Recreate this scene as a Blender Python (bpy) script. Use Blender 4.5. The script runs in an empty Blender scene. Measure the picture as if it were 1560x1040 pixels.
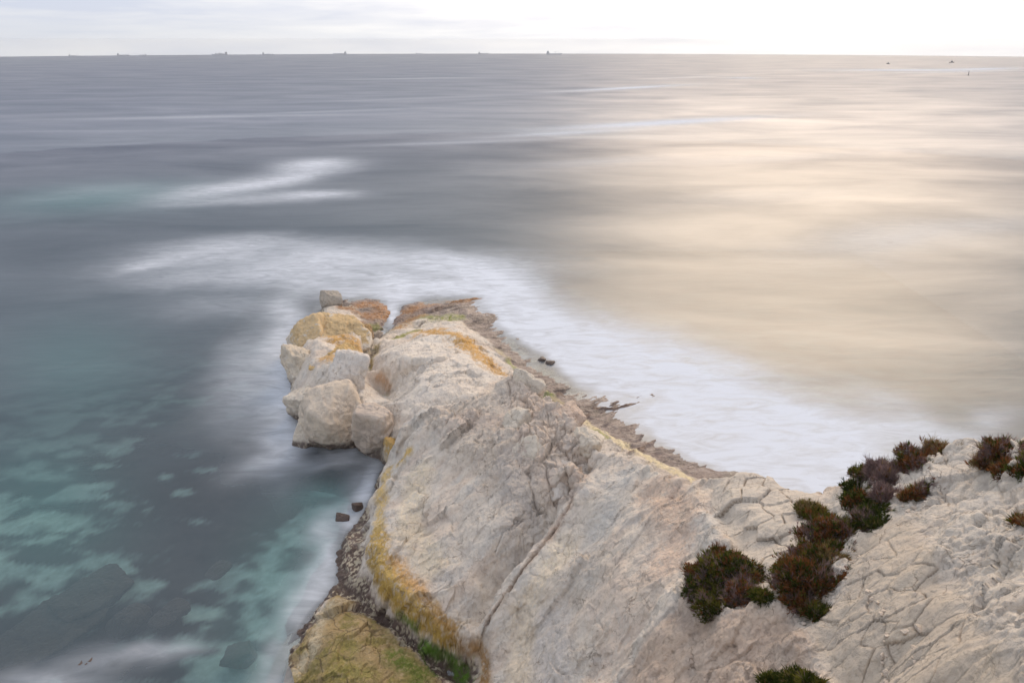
import bpy, math, random
import numpy as np
from mathutils import Vector, geometry

# ------------------------------------------------------------------ camera, sky, sun, exposure
SC = bpy.context.scene
COL = SC.collection
H = 24.0                      # eye height over the sea
PITCH = math.radians(23.84)
FPX = 1040.0                  # 24 mm lens on a 36 mm frame, for a 1560 px wide picture
SEA_R = 1375.0
SUN_AZ = math.radians(23.0)   # to the right of straight ahead (+Y)
SUN_EL = math.radians(26.0)
R = math.radians

cd = bpy.data.cameras.new('camera')
cam = bpy.data.objects.new('camera', cd)
COL.objects.link(cam)
cam.location = (0, 0, H)
cam.rotation_euler = (R(90) - PITCH, 0, 0)
cd.lens = 24.0
cd.sensor_width = 36.0
cd.clip_start = 0.1
cd.clip_end = 20000
SC.camera = cam
SC.view_settings.view_transform = 'Standard'
SC.view_settings.look = 'None'
SC.view_settings.gamma = 1.0
SC.view_settings.exposure = 1.05
SC.cycles.max_bounces = 6
SC.cycles.transparent_max_bounces = 8

sun_dir = Vector((math.sin(SUN_AZ) * math.cos(SUN_EL), math.cos(SUN_AZ) * math.cos(SUN_EL), math.sin(SUN_EL)))
ld = bpy.data.lights.new('sun', 'SUN')
ld.energy = 0.92
ld.angle = R(35)
ld.color = (1.0, 0.75, 0.50)
lo = bpy.data.objects.new('sun', ld)
COL.objects.link(lo)
lo.rotation_euler = (-sun_dir).to_track_quat('-Z', 'Y').to_euler()


class NT:
    """small helper to wire node trees"""
    def __init__(self, tree):
        self.t = tree
        self.n = tree.nodes
        self.n.clear()

    def node(self, kind, ins=None, **props):
        nd = self.n.new(kind)
        for k, v in props.items():
            setattr(nd, k, v)
        for k, v in (ins or {}).items():
            s = nd.inputs[k]
            if hasattr(v, 'is_output'):
                self.t.links.new(v, s)
            else:
                s.default_value = v
        return nd

    def math(self, op, a, b=None, c=None, clamp=False):
        nd = self.node('ShaderNodeMath', operation=op, use_clamp=clamp)
        for i, v in enumerate((a, b, c)):
            if v is None:
                continue
            if hasattr(v, 'is_output'):
                self.t.links.new(v, nd.inputs[i])
            else:
                nd.inputs[i].default_value = v
        return nd.outputs[0]

    def mix(self, f, a, b, blend='MIX'):
        nd = self.node('ShaderNodeMix', data_type='RGBA', blend_type=blend)
        for k, v in ((0, f), (6, a), (7, b)):
            if hasattr(v, 'is_output'):
                self.t.links.new(v, nd.inputs[k])
            else:
                if k and len(v) == 3:
                    v = (*v, 1)
                nd.inputs[k].default_value = v
        return nd.outputs[2]

    def ramp(self, f, stops, interp='LINEAR'):
        nd = self.node('ShaderNodeValToRGB', {0: f})
        nd.color_ramp.interpolation = interp
        e = nd.color_ramp.elements
        while len(e) < len(stops):
            e.new(0.5)
        for i, (p, c) in enumerate(stops):
            e[i].position = p
            e[i].color = (*c, 1) if not isinstance(c, (int, float)) else (c, c, c, 1)
        return nd.outputs[0]

    def noise(self, vec, scale, detail=4, rough=0.55, dist=0.0, out=0):
        nd = self.node('ShaderNodeTexNoise', {'Vector': vec, 'Scale': scale, 'Detail': detail, 'Roughness': rough, 'Distortion': dist})
        return nd.outputs[out]

    def scale(self, vec, s, rz=0.0):
        nd = self.node('ShaderNodeMapping', {'Vector': vec, 'Scale': s, 'Rotation': (0, 0, rz)})
        return nd.outputs[0]


# --- sky: Nishita sky behind a thin bright deck of stratus, sun glowing through it
W = bpy.data.worlds.new('World')
SC.world = W
W.use_nodes = True
w = NT(W.node_tree)
tc = w.node('ShaderNodeTexCoord').outputs['Generated']
sky = w.node('ShaderNodeTexSky', sky_type='NISHITA', sun_disc=False, sun_elevation=SUN_EL, sun_rotation=SUN_AZ)
sky.air_density = 1.5
sky.dust_density = 4.0
nrm = w.node('ShaderNodeVectorMath', {0: tc}, operation='NORMALIZE').outputs[0]
dt = w.node('ShaderNodeVectorMath', {0: nrm, 1: tuple(sun_dir)}, operation='DOT_PRODUCT').outputs['Value']
dt = w.math('MAXIMUM', dt, 0.0)
sep = w.node('ShaderNodeSeparateXYZ', {0: nrm})
el = w.math('MAXIMUM', sep.outputs[2], 0.0)
cl = w.noise(w.scale(nrm, (2.2, 2.2, 22.0)), 1.6, 6, 0.55, 0.4)
cl2 = w.noise(w.scale(nrm, (5, 5, 60.0)), 1.3, 5, 0.5, 0.2)
clm = w.math('ADD', w.math('MULTIPLY', cl, 0.65), w.math('MULTIPLY', cl2, 0.35))
cloudf = w.ramp(clm, [(0.40, 0.0), (0.62, 1.0)])
deck = w.mix(cloudf, (0.40, 0.45, 0.57), (0.62, 0.625, 0.64))
lowf = w.ramp(el, [(0.0, 1.0), (0.055, 0.25), (0.2, 0.0)])
deck = w.mix(w.math('MULTIPLY', lowf, 0.7), deck, (0.46, 0.475, 0.505))
wide = w.math('MULTIPLY', w.math('POWER', dt, 4.0), 0.30)
mid = w.math('MULTIPLY', w.math('POWER', dt, 18.0), 0.28)
core = w.math('MULTIPLY', w.math('POWER', dt, 120.0), 0.3)
cvar = w.math('ADD', 0.75, w.math('MULTIPLY', cloudf, 0.5))
glow = w.mix(1.0, (1.0, 0.94, 0.84), w.node('ShaderNodeCombineXYZ', {0: w.math('MULTIPLY', w.math('ADD', wide, mid), cvar), 1: w.math('MULTIPLY', w.math('ADD', wide, mid), cvar), 2: w.math('MULTIPLY', w.math('ADD', wide, mid), cvar)}).outputs[0], 'MULTIPLY')
glow2 = w.mix(1.0, (1.0, 0.80, 0.58), w.node('ShaderNodeCombineXYZ', {0: core, 1: core, 2: core}).outputs[0], 'MULTIPLY')
tot = w.mix(1.0, deck, glow, 'ADD')
tot = w.mix(1.0, tot, glow2, 'ADD')
bgs = w.node('ShaderNodeBackground', {'Color': sky.outputs[0], 'Strength': 0.06})
bgc = w.node('ShaderNodeBackground', {'Color': tot, 'Strength': 0.80})
mx = w.node('ShaderNodeMixShader', {0: 0.88, 1: bgs.outputs[0], 2: bgc.outputs[0]})
w.node('ShaderNodeOutputWorld', {0: mx.outputs[0]})

# ------------------------------------------------------------------ helpers
SP, CP = math.sin(PITCH), math.cos(PITCH)


def ray(u, v):
    a, b = (u - 780.0), (520.0 - v)
    return np.array([a, FPX * CP + b * SP, -FPX * SP + b * CP]) / FPX


def at(u, v, z):
    """point of the place at height z seen at photograph position u, v"""
    d = ray(u, v)
    t = (z - H) / d[2]
    return np.array([d[0] * t, d[1] * t, z])


def smooth(a, b, x):
    t = np.clip((x - a) / (b - a), 0, 1)
    return t * t * (3 - 2 * t)


def _h(ix, iy, iz, s):
    n = (ix.astype(np.uint32) * np.uint32(374761393) + iy.astype(np.uint32) * np.uint32(668265263) + iz.astype(np.uint32) * np.uint32(2147483647) + np.uint32(s * 1013904223 % 4294967296))
    n = (n ^ (n >> np.uint32(13))) * np.uint32(1274126177)
    n = n ^ (n >> np.uint32(16))
    n = (n * np.uint32(2246822519)) ^ (n >> np.uint32(11))
    return (n & np.uint32(0xFFFFFF)).astype(np.float32) / 16777216.0


def vnoise(x, y, z=0.0, s=0):
    x = np.asarray(x, dtype=np.float64) + 1000.37
    y = np.asarray(y, dtype=np.float64) + 1000.71
    z = np.zeros_like(x) + z + 1000.13
    xi, yi, zi = np.floor(x).astype(np.int64), np.floor(y).astype(np.int64), np.floor(z).astype(np.int64)
    fx, fy, fz = (x - xi), (y - yi), (z - zi)
    fx, fy, fz = [f * f * f * (f * (f * 6 - 15) + 10) for f in (fx, fy, fz)]
    r = 0
    for dx in (0, 1):
        for dy in (0, 1):
            for dz in (0, 1):
                r = r + _h(xi + dx, yi + dy, zi + dz, s) * (fx if dx else 1 - fx) * (fy if dy else 1 - fy) * (fz if dz else 1 - fz)
    return r * 2 - 1


def fbm(x, y, z=0.0, o=4, s=0, g=0.5, lac=2.03):
    a, t, r = 1.0, 0.0, 0.0
    f = 1.0
    for i in range(o):
        r = r + a * vnoise(x * f, y * f, z * f, s + i * 7)
        t += a
        a *= g
        f *= lac
    return r / t


def ridged(x, y, z=0.0, o=4, s=0):
    a, t, r, f = 1.0, 0.0, 0.0, 1.0
    for i in range(o):
        r = r + a * (1 - 2 * np.abs(vnoise(x * f, y * f, z * f, s + i * 5)))
        t += a
        a *= 0.5
        f *= 2.1
    return r / t


def voro(x, y, s=0):
    """cell noise: edge distance (0 at cracks), cell id value, second id, vector to the cell's seed"""
    xi, yi = np.floor(x).astype(np.int64), np.floor(y).astype(np.int64)
    zz = np.zeros_like(xi)
    f1 = np.full(x.shape, 9.0)
    f2 = np.full(x.shape, 9.0)
    idv = np.zeros(x.shape)
    idw = np.zeros(x.shape)
    dx1 = np.zeros(x.shape)
    dy1 = np.zeros(x.shape)
    for ax in (-1, 0, 1):
        for ay in (-1, 0, 1):
            cx, cy = xi + ax, yi + ay
            px = cx + _h(cx, cy, zz, s + 1)
            py = cy + _h(cx, cy, zz, s + 2)
            d = np.hypot(px - x, py - y)
            v = _h(cx, cy, zz, s + 3)
            v2 = _h(cx, cy, zz, s + 4)
            n1 = d < f1
            f2 = np.where(n1, f1, np.minimum(f2, d))
            idv = np.where(n1, v, idv)
            idw = np.where(n1, v2, idw)
            dx1 = np.where(n1, x - px, dx1)
            dy1 = np.where(n1, y - py, dy1)
            f1 = np.where(n1, d, f1)
    return f2 - f1, idv, idw, dx1, dy1


def new_mesh(name, V, F, mat=None, smooth_shade=True, attrs=None, parent=None):
    me = bpy.data.meshes.new(name)
    V = np.asarray(V, dtype=np.float32)
    F = np.asarray(F, dtype=np.int32)
    k = F.shape[1]
    me.vertices.add(len(V))
    me.vertices.foreach_set('co', V.ravel())
    me.loops.add(F.size)
    me.loops.foreach_set('vertex_index', F.ravel())
    me.polygons.add(len(F))
    me.polygons.foreach_set('loop_start', np.arange(0, F.size, k, dtype=np.int32))
    if smooth_shade:
        me.polygons.foreach_set('use_smooth', np.ones(len(F), dtype=bool))
    me.update(calc_edges=True)
    for an, av in (attrs or {}).items():
        av = np.asarray(av, dtype=np.float32)
        if av.ndim == 1:
            a = me.attributes.new(an, 'FLOAT', 'POINT')
            a.data.foreach_set('value', av)
        else:
            a = me.attributes.new(an, 'FLOAT_COLOR', 'POINT')
            a.data.foreach_set('color', np.concatenate([av, np.ones((len(av), 1), dtype=np.float32)], 1).ravel())
    if mat:
        me.materials.append(mat)
    o = bpy.data.objects.new(name, me)
    COL.objects.link(o)
    if parent:
        o.parent = parent
    return o


def tag(o, label=None, cat=None, group=None, kind=None):
    for k, v in (('label', label), ('category', cat), ('group', group), ('kind', kind)):
        if v:
            o[k] = v
    return o


def empty(name, loc):
    o = bpy.data.objects.new(name, None)
    COL.objects.link(o)
    o.location = loc
    o.empty_display_size = 0.2
    return o


def grid_faces(nr, nc, keep=None):
    i = np.arange(nr * nc).reshape(nr, nc)
    q = np.stack([i[:-1, :-1], i[:-1, 1:], i[1:, 1:], i[1:, :-1]], -1).reshape(-1, 4)
    if keep is not None:
        q = q[keep.reshape(-1)[q].any(1)]
    return q


def compact(V, F, attrs):
    used = np.zeros(len(V), bool)
    used[F.ravel()] = True
    m = np.cumsum(used) - 1
    return V[used], m[F], {k: a[used] for k, a in attrs.items()}


# ------------------------------------------------------------------ materials
def rock_material(name, bump=1.0, attr=True, col=(0.5, 0.47, 0.43)):
    m = bpy.data.materials.new(name)
    m.use_nodes = True
    t = NT(m.node_tree)
    pos = t.node('ShaderNodeNewGeometry').outputs['Position'] if attr else t.node('ShaderNodeTexCoord').outputs['Object']
    base = t.node('ShaderNodeAttribute', attribute_name='Col').outputs['Color']
    n1 = t.noise(pos, 1.3, 8, 0.6, 0.3)
    n2 = t.noise(pos, 9.0, 6, 0.65, 0.0)
    n3 = t.noise(pos, 48.0, 4, 0.7, 0.0)
    c = t.mix(t.ramp(n1, [(0.3, 0.0), (0.7, 1.0)]), t.mix(1.0, base, (0.90, 0.90, 0.92), 'MULTIPLY'), t.mix(1.0, base, (1.09, 1.07, 1.04), 'MULTIPLY'))
    c = t.mix(t.ramp(n2, [(0.28, 0.5), (0.44, 0.0)]), c, t.mix(1.0, c, (0.60, 0.57, 0.54), 'MULTIPLY'))
    c = t.mix(t.ramp(n3, [(0.60, 0.0), (0.72, 0.35)]), c, t.mix(1.0, c, (0.55, 0.50, 0.47), 'MULTIPLY'))
    # hairline cracks
    wv = t.node('ShaderNodeVectorMath', {0: pos, 1: t.node('ShaderNodeVectorMath', {0: t.noise(pos, 1.7, 3, 0.6, 0, 1), 3: 0.9}, operation='SCALE').outputs[0]}, operation='ADD').outputs[0]
    vo = t.node('ShaderNodeTexVoronoi', {'Vector': t.scale(wv, (1.0, 0.55, 1.0), 0.6), 'Scale': 1.5}, feature='DISTANCE_TO_EDGE').outputs['Distance']
    gate = t.ramp(t.noise(pos, 0.8, 3, 0.5), [(0.48, 0.0), (0.62, 1.0)])
    crk = t.math('MULTIPLY', t.ramp(vo, [(0.0, 1.0), (0.022, 0.0)]), gate)
    c = t.mix(t.math('MULTIPLY', crk, 0.75), c, t.mix(1.0, c, (0.45, 0.38, 0.33), 'MULTIPLY'))
    ln1 = t.noise(t.scale(pos, (1.0, 0.30, 0.8), R(-35)), 2.0, 7, 0.6, 0.3)
    ln1 = t.math('MULTIPLY', t.ramp(t.math('ABSOLUTE', t.math('SUBTRACT', ln1, 0.5)), [(0.0, 1.0), (0.014, 0.0)]), t.ramp(t.noise(pos, 1.9, 3, 0.5), [(0.50, 0.0), (0.60, 1.0)]))
    ln2 = t.noise(t.scale(pos, (0.5, 1.0, 0.8), R(20)), 5.0, 6, 0.6, 0.5)
    ln2 = t.math('MULTIPLY', t.ramp(t.math('ABSOLUTE', t.math('SUBTRACT', ln2, 0.5)), [(0.0, 1.0), (0.025, 0.0)]), t.ramp(t.noise(pos, 2.7, 3, 0.5), [(0.54, 0.0), (0.64, 1.0)]))
    lns = t.math('MAXIMUM', ln1, ln2)
    crk = t.math('MAXIMUM', crk, lns)
    wet = t.node('ShaderNodeAttribute', attribute_name='wet').outputs['Fac']
    rough_ = t.math('SUBTRACT', 0.92, t.math('MULTIPLY', wet, 0.5))
    n4 = t.noise(pos, 4.0, 9, 0.68, 0.6)
    hgt = t.math('ADD', t.math('ADD', t.math('MULTIPLY', n4, 1.3), t.math('MULTIPLY', n2, 0.5)), t.math('ADD', t.math('MULTIPLY', n3, 0.16), t.math('MULTIPLY', crk, -0.35)))
    bp = t.node('ShaderNodeBump', {'Strength': 0.75 * bump, 'Distance': 0.12, 'Height': hgt}).outputs[0]
    b = t.node('ShaderNodeBsdfPrincipled', {'Base Color': c, 'Roughness': rough_, 'Normal': bp, 'Specular IOR Level': 0.3})
    t.node('ShaderNodeOutputMaterial', {0: b.outputs[0]})
    return m


def simple_material(name, col, rough=0.6, metal=0.0, nscale=3.0, var=0.25):
    m = bpy.data.materials.new(name)
    m.use_nodes = True
    t = NT(m.node_tree)
    pos = t.node('ShaderNodeTexCoord').outputs['Object']
    n = t.noise(pos, nscale, 5, 0.6)
    c = t.mix(n, tuple(x * (1 - var) for x in col), tuple(min(1, x * (1 + var)) for x in col))
    b = t.node('ShaderNodeBsdfPrincipled', {'Base Color': c, 'Roughness': rough, 'Metallic': metal})
    t.node('ShaderNodeOutputMaterial', {0: b.outputs[0]})
    return m


M_ROCK = rock_material('limestone')
TINT = np.array([1.20, 1.145, 1.075])

# ------------------------------------------------------------------ the headland's broad form
P = []      # x, y, z
E = []      # break lines


def line(pts, closed=False, chain=True):
    i0 = len(P)
    for p in pts:
        P.append(tuple(at(*p)))
    if chain:
        for i in range(i0, len(P) - 1):
            E.append((i, i + 1))
        if closed:
            E.append((len(P) - 1, i0))
    return i0


def pts(l):
    line(l, chain=False)


def crest(l, back, zlow):
    """a crest seen from the camera with a steep far side; back = metres behind, zlow = foot height"""
    line(l)
    out = []
    for k, (u, v, z) in enumerate(l):
        p = at(u, v, z)
        d = np.array([p[0], p[1]])
        d /= np.linalg.norm(d)
        b = back[k] if isinstance(back, (list, tuple)) else back
        zl = zlow[k] if isinstance(zlow, (list, tuple)) else zlow
        out.append((p[0] + d[0] * b, p[1] + d[1] * b, zl))
    i0 = len(P)
    P.extend(out)
    for i in range(i0, len(P) - 1):
        E.append((i, i + 1))


# far-side sea bed ring
for (u, v) in [(640, 395), (780, 415), (900, 455), (1010, 510), (1150, 585), (1300, 660), (1460, 640), (1640, 620), (560, 420), (470, 430),
               (420, 480), (405, 540), (405, 600), (405, 660), (415, 705), (470, 740), (500, 800), (470, 860), (430, 910), (395, 960), (375, 1040), (330, 1200)]:
    P.append(tuple(at(u, v, -3.2)))
# platform
pts([(690, 430, -0.15), (735, 452, -0.12), (640, 445, -0.4), (600, 455, -0.3), (545, 447, -0.2), (800, 478, -0.6), (850, 512, -0.7), (770, 500, -0.12),
     (900, 545, -0.6), (960, 580, -0.45), (1003, 597, -0.14), (1060, 650, -0.6), (1100, 700, -0.7), (1150, 700, -1.2), (1060, 600, -1.2),
     (720, 470, 0.12), (760, 515, 0.25), (800, 540, -0.02), (830, 560, -0.05), (880, 590, 0.02), (940, 610, 0.0), (860, 600, 0.25), (900, 625, 0.2),
     (980, 650, -0.08), (1040, 690, -0.1), (940, 660, 0.4)])
line([(700, 490, 0.6), (745, 520, 0.9), (775, 560, 1.0), (815, 585, 0.9), (850, 600, 0.9), (885, 640, 1.0), (930, 668, 1.2), (985, 695, 1.3), (1050, 728, 1.4), (1068, 738, 1.3)])
# outer rock (left of the channel)
line([(492, 462, -0.5), (474, 490, -0.5), (448, 518, -0.6), (436, 552, -0.6), (442, 600, -0.6), (440, 650, -0.6), (448, 700, -0.7), (500, 712, -0.7), (545, 702, -0.6), (585, 718, -0.5)])
line([(500, 470, 0.9), (484, 492, 1.2), (456, 520, 1.5), (449, 548, 1.5), (456, 598, 1.4), (470, 636, 0.8), (484, 660, 0.3), (535, 672, 0.2), (572, 684, 0.5)])
pts([(520, 478, 1.3), (545, 470, 0.6), (575, 465, 0.4), (590, 478, 0.3), (560, 490, 0.8), (505, 497, 2.1), (535, 508, 2.5), (552, 522, 2.1), (485, 520, 2.8),
     (515, 535, 3), (478, 552, 2.7), (505, 560, 3.1), (535, 575, 2.7), (485, 600, 2.7), (520, 634, 1.6), (560, 620, 2.3), (585, 660, 1.8), (570, 510, 1.4), (550, 560, 2.1)])
# channel
line([(605, 455, -0.45), (598, 478, -0.35), (588, 500, -0.2), (572, 522, 0.0), (563, 548, 0.1), (562, 575, 0.3)])
line([(588, 470, 0.25), (583, 495, 0.5), (566, 515, 0.9), (554, 545, 1.3)])
line([(612, 470, 0.15), (600, 497, 0.5), (582, 520, 0.8), (569, 548, 1.0), (570, 575, 1.0)])
# middle slab
line([(612, 500, 0.9), (640, 480, 0.5), (690, 462, 0.35), (720, 478, 0.4)])
line([(590, 533, 1.6), (640, 508, 1.6), (700, 500, 1.5), (735, 530, 1.6), (768, 572, 1.7)])
line([(576, 555, 2.3), (600, 533, 2.9), (650, 512, 2.8), (700, 512, 2.5), (730, 545, 2.6), (760, 575, 2.9)])
line([(578, 578, 1.0), (597, 594, 1.2), (600, 622, 1.8)])
pts([(620, 545, 3.3), (660, 545, 3.4), (700, 560, 3.5), (640, 580, 3.6), (690, 590, 3.8), (620, 605, 3.3), (588, 606, 0.6), (578, 598, 0.5)])
# rubble crest and the ridge's far side
crest([(612, 652, 3.2), (640, 628, 3.9), (690, 612, 4.4), (740, 600, 5.0), (770, 582, 5.4)], [0.9, 1.0, 1.2, 1.5, 2.0], [2.6, 3.0, 3.2, 3.3, 2.9])
crest([(793, 572, 5.6), (812, 592, 5.6), (828, 612, 5.4), (852, 618, 6.1), (872, 645, 6.0), (892, 658, 6.2), (915, 680, 6.2), (960, 690, 6.9), (1010, 712, 7.6), (1052, 738, 8.2)],
      [3.0, 3.0, 3.0, 3.2, 3.2, 3.3, 3.3, 3.6, 4.0, 4.2], [1.1, 1.0, 1.0, 1.0, 1.1, 1.2, 1.2, 1.3, 1.3, 1.3])
# face of the further slab
pts([(700, 650, 4.3), (660, 680, 3.4), (620, 690, 2.5), (760, 660, 5.0), (810, 660, 5.5), (850, 700, 5.4), (740, 720, 4.3), (680, 740, 3.2), (800, 740, 4.7), (700, 800, 3.1), (760, 800, 4.0),
     (640, 770, 2.4), (650, 850, 2.3), (720, 870, 2.9), (780, 820, 3.7), (690, 930, 2.1), (740, 900, 2.5), (840, 740, 5.1), (855, 762, 5.0), (610, 700, 1.6)])
line([(605, 690, 1.0), (583, 712, 1.1), (577, 745, 1.3), (566, 790, 1.4), (555, 830, 1.5), (558, 872, 1.4), (590, 915, 1.3), (630, 950, 1.2), (668, 975, 1.2), (712, 992, 1.2)])
line([(600, 712, 2.0), (595, 750, 2.0), (582, 800, 2.0), (576, 840, 2.1), (585, 880, 2.0), (625, 925, 1.9), (670, 950, 1.8), (712, 965, 1.7)])
line([(577, 722, 0.0), (567, 760, 0.0), (558, 800, 0.5), (545, 835, 0.65), (546, 878, 0.6), (580, 925, 0.45), (620, 962, 0.3), (660, 1000, 0.2), (715, 1030, 0.15)])
line([(562, 712, -0.5), (560, 750, -0.4), (548, 790, -0.3), (527, 805, -0.3), (513, 850, -0.4), (507, 893, -0.2), (545, 912, 0.15), (590, 950, 0.05), (630, 985, 0.0), (665, 1020, 0.0), (700, 1060, 0.0)])
line([(530, 812, 0.5), (520, 850, 0.5), (523, 885, 0.5)])
# groove between the slabs
line([(893, 700, 5.2), (885, 735, 4.7), (868, 772, 4.1), (835, 820, 3.35), (798, 865, 2.6), (765, 910, 1.75), (742, 950, 1.2), (726, 995, 0.7), (716, 1040, 0.4), (706, 1110, 0.2)])
line([(882, 700, 6.1), (873, 738, 5.65), (855, 770, 5.1), (822, 814, 4.3), (786, 860, 3.65), (754, 904, 2.85), (730, 945, 2.2), (716, 975, 1.6)])
# near slab
pts([(905, 720, 5.8), (930, 760, 6.2), (985, 790, 7.4), (890, 830, 4.8), (1060, 790, 8.6), (1040, 860, 8.8), (860, 930, 4.2), (960, 900, 7.0), (785, 960, 2.3), (780, 1010, 1.9), (752, 1010, 1.2), (745, 1060, 1.0),
     (850, 1040, 4.0), (920, 1040, 6.0), (1000, 970, 8.5), (1060, 960, 9.7), (1000, 1040, 8.3), (1100, 1040, 10.1), (1180, 990, 11.1), (1180, 1050, 11.2), (1110, 920, 10.6), (1240, 1010, 11.6),
     (930, 860, 6.2), (830, 880, 3.9), (1090, 850, 9.4)])
line([(1066, 746, 8.4), (1098, 790, 9.0), (1118, 830, 9.5), (1140, 872, 10.1), (1152, 905, 10.5)])
# cracked blocks by the edge, proud of the slab
line([(1058, 735, 8.9), (1090, 780, 9.5), (1112, 820, 10.0), (1140, 862, 10.6), (1160, 902, 11.0)])
crest([(1058, 732, 8.9), (1085, 716, 9.2), (1125, 713, 9.5), (1170, 720, 9.9), (1205, 738, 10.3), (1245, 750, 10.9), (1272, 740, 11.2), (1298, 720, 11.9), (1330, 706, 12.4), (1370, 695, 12.9),
       (1410, 688, 13.3), (1450, 680, 13.7), (1500, 683, 14.2), (1560, 668, 15.0), (1640, 655, 15.8), (1780, 640, 16.6)],
      [4.2, 4.6, 5.0, 5.2, 5.6, 6, 6, 6.4, 6.6, 7, 7, 7.4, 7.6, 8, 8, 8], [1.2, 0.8, 0.2, -0.5, -1, -2, -2, -2, -2, -2, -2, -2, -2, -2, -2, -2])
pts([(1110, 760, 9.7), (1150, 790, 10.2), (1170, 860, 10.9), (1190, 760, 10.5), (1220, 800, 11.1), (1205, 850, 11.2), (1180, 905, 11.2), (1255, 790, 11.3), (1240, 850, 11.4), (1230, 920, 11.5),
     (1290, 790, 11.9), (1280, 850, 11.9), (1320, 760, 12.3), (1290, 930, 12.3), (1370, 760, 13.1), (1340, 830, 12.9), (1330, 900, 12.9), (1400, 820, 13.7), (1450, 760, 14.1), (1400, 930, 14.1), (1500, 760, 14.7),
     (1480, 860, 14.9), (1560, 780, 15.4), (1560, 900, 16.0), (1480, 980, 15.2), (1560, 1040, 16.5), (1380, 1040, 14.0), (1680, 800, 16.6), (1700, 1000, 17.5), (1460, 1040, 15.2)])
line([(1222, 950, 11.6), (1240, 985, 11.5), (1262, 1040, 11.6), (1280, 1100, 11.8)])
line([(1232, 945, 12.0), (1252, 985, 12.1), (1276, 1040, 12.3), (1295, 1100, 12.5)])
# flat algae rock, lower left
line([(498, 893, -0.4), (470, 930, -0.4), (440, 975, -0.4), (425, 1030, -0.4), (410, 1110, -0.4)])
line([(512, 903, 0.7), (490, 920, 0.7), (462, 965, 0.6), (448, 1010, 0.6), (436, 1060, 0.6), (430, 1120, 0.6)])
line([(520, 918, 1.0), (545, 922, 0.8), (590, 958, 0.8), (630, 995, 0.75), (660, 1030, 0.7), (690, 1080, 0.7)])
pts([(500, 960, 1.2), (550, 970, 1.35), (500, 1030, 1.2), (580, 1020, 1.4), (620, 1040, 1.2), (550, 1100, 1.3)])
# out of frame: the cliff the photographer stands on
P.extend([(-12, 12, -2.5), (-9, 6, 0.5), (-4, 10, 2), (-3, 5, 8), (0, 8.5, 6), (3, 8, 10.5), (6, 7, 13.5), (10, 7, 16.5), (0, 3, 15), (0, 0, 21.5), (-4, 0, 16), (-9, -2, 8), (-14, 0, -2.5),
          (4, 3, 16.5), (8, 2, 19), (14, 4, 19), (16, 10, 18), (20, 5, 20), (6, -3, 22), (0, -10, 22.5), (20, -10, 23), (-14, -10, 4), (-22, -10, -3), (24, 16, 12), (28, 6, 14), (34, 20, -3), (40, 0, -3), (40, -10, -3), (-24, 6, -3.2)])

X0, X1, Y0, Y1, GS = -26.0, 42.0, -10.0, 82.0, 0.1
NX, NY = int((X1 - X0) / GS) + 1, int((Y1 - Y0) / GS) + 1
P.extend([(X0, Y0, -3.2), (X1, Y0, -3.2), (X0, Y1, -3.2), (X1, Y1, -3.2), (X0, 40, -3.2), (X1, 40, -3.2)])


def raster():
    res = geometry.delaunay_2d_cdt([Vector((p[0], p[1])) for p in P], E, [], 0, 1e-4)
    vo, _, fo, ov = res[0], res[1], res[2], res[3]
    zs = np.zeros(len(vo))
    for i, o in enumerate(ov):
        if o:
            zs[i] = P[o[0]][2]
        else:       # crossing of break lines
            d = sorted(((vo[i].x - p[0]) ** 2 + (vo[i].y - p[1]) ** 2, p[2]) for p in P)[:2]
            w0, w1 = 1 / (d[0][0] + 1e-6), 1 / (d[1][0] + 1e-6)
            zs[i] = (d[0][1] * w0 + d[1][1] * w1) / (w0 + w1)
    G = np.full((NY, NX), -3.2)
    for f in fo:
        a, b, c = [np.array([vo[k].x, vo[k].y]) for k in f]
        za, zb, zc = [zs[k] for k in f]
        det = (b[0] - a[0]) * (c[1] - a[1]) - (c[0] - a[0]) * (b[1] - a[1])
        if abs(det) < 1e-9:
            continue
        i0 = max(0, int((min(a[0], b[0], c[0]) - X0) / GS)); i1 = min(NX - 1, int((max(a[0], b[0], c[0]) - X0) / GS) + 1)
        j0 = max(0, int((min(a[1], b[1], c[1]) - Y0) / GS)); j1 = min(NY - 1, int((max(a[1], b[1], c[1]) - Y0) / GS) + 1)
        xx, yy = np.meshgrid(X0 + np.arange(i0, i1 + 1) * GS, Y0 + np.arange(j0, j1 + 1) * GS)
        l1 = ((xx - a[0]) * (c[1] - a[1]) - (c[0] - a[0]) * (yy - a[1])) / det
        l2 = ((b[0] - a[0]) * (yy - a[1]) - (xx - a[0]) * (b[1] - a[1])) / det
        ins = (l1 >= -1e-6) & (l2 >= -1e-6) & (l1 + l2 <= 1 + 1e-6)
        zz = za + l1 * (zb - za) + l2 * (zc - za)
        sub = G[j0:j1 + 1, i0:i1 + 1]
        sub[ins] = zz[ins]
    return G


def blur(G, sig):
    r = int(sig * 3 + 1)
    k = np.exp(-0.5 * (np.arange(-r, r + 1) / sig) ** 2)
    k /= k.sum()
    for ax in (0, 1):
        pad = [(0, 0), (0, 0)]
        pad[ax] = (r, r)
        A = np.pad(G, pad, mode='edge')
        G = sum(k[i] * (A[i:i + G.shape[0], :] if ax == 0 else A[:, i:i + G.shape[1]]) for i in range(2 * r + 1))
    return G


G0 = raster()
GB = blur(G0, 1.8)
GWIDE = blur(G0, 7.0)


def sample(G, x, y):
    fx = np.clip((x - X0) / GS, 0, NX - 1.001)
    fy = np.clip((y - Y0) / GS, 0, NY - 1.001)
    i, j = fx.astype(int), fy.astype(int)
    a, b = fx - i, fy - j
    return (G[j, i] * (1 - a) * (1 - b) + G[j, i + 1] * a * (1 - b) + G[j + 1, i] * (1 - a) * b + G[j + 1, i + 1] * a * b)


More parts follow.
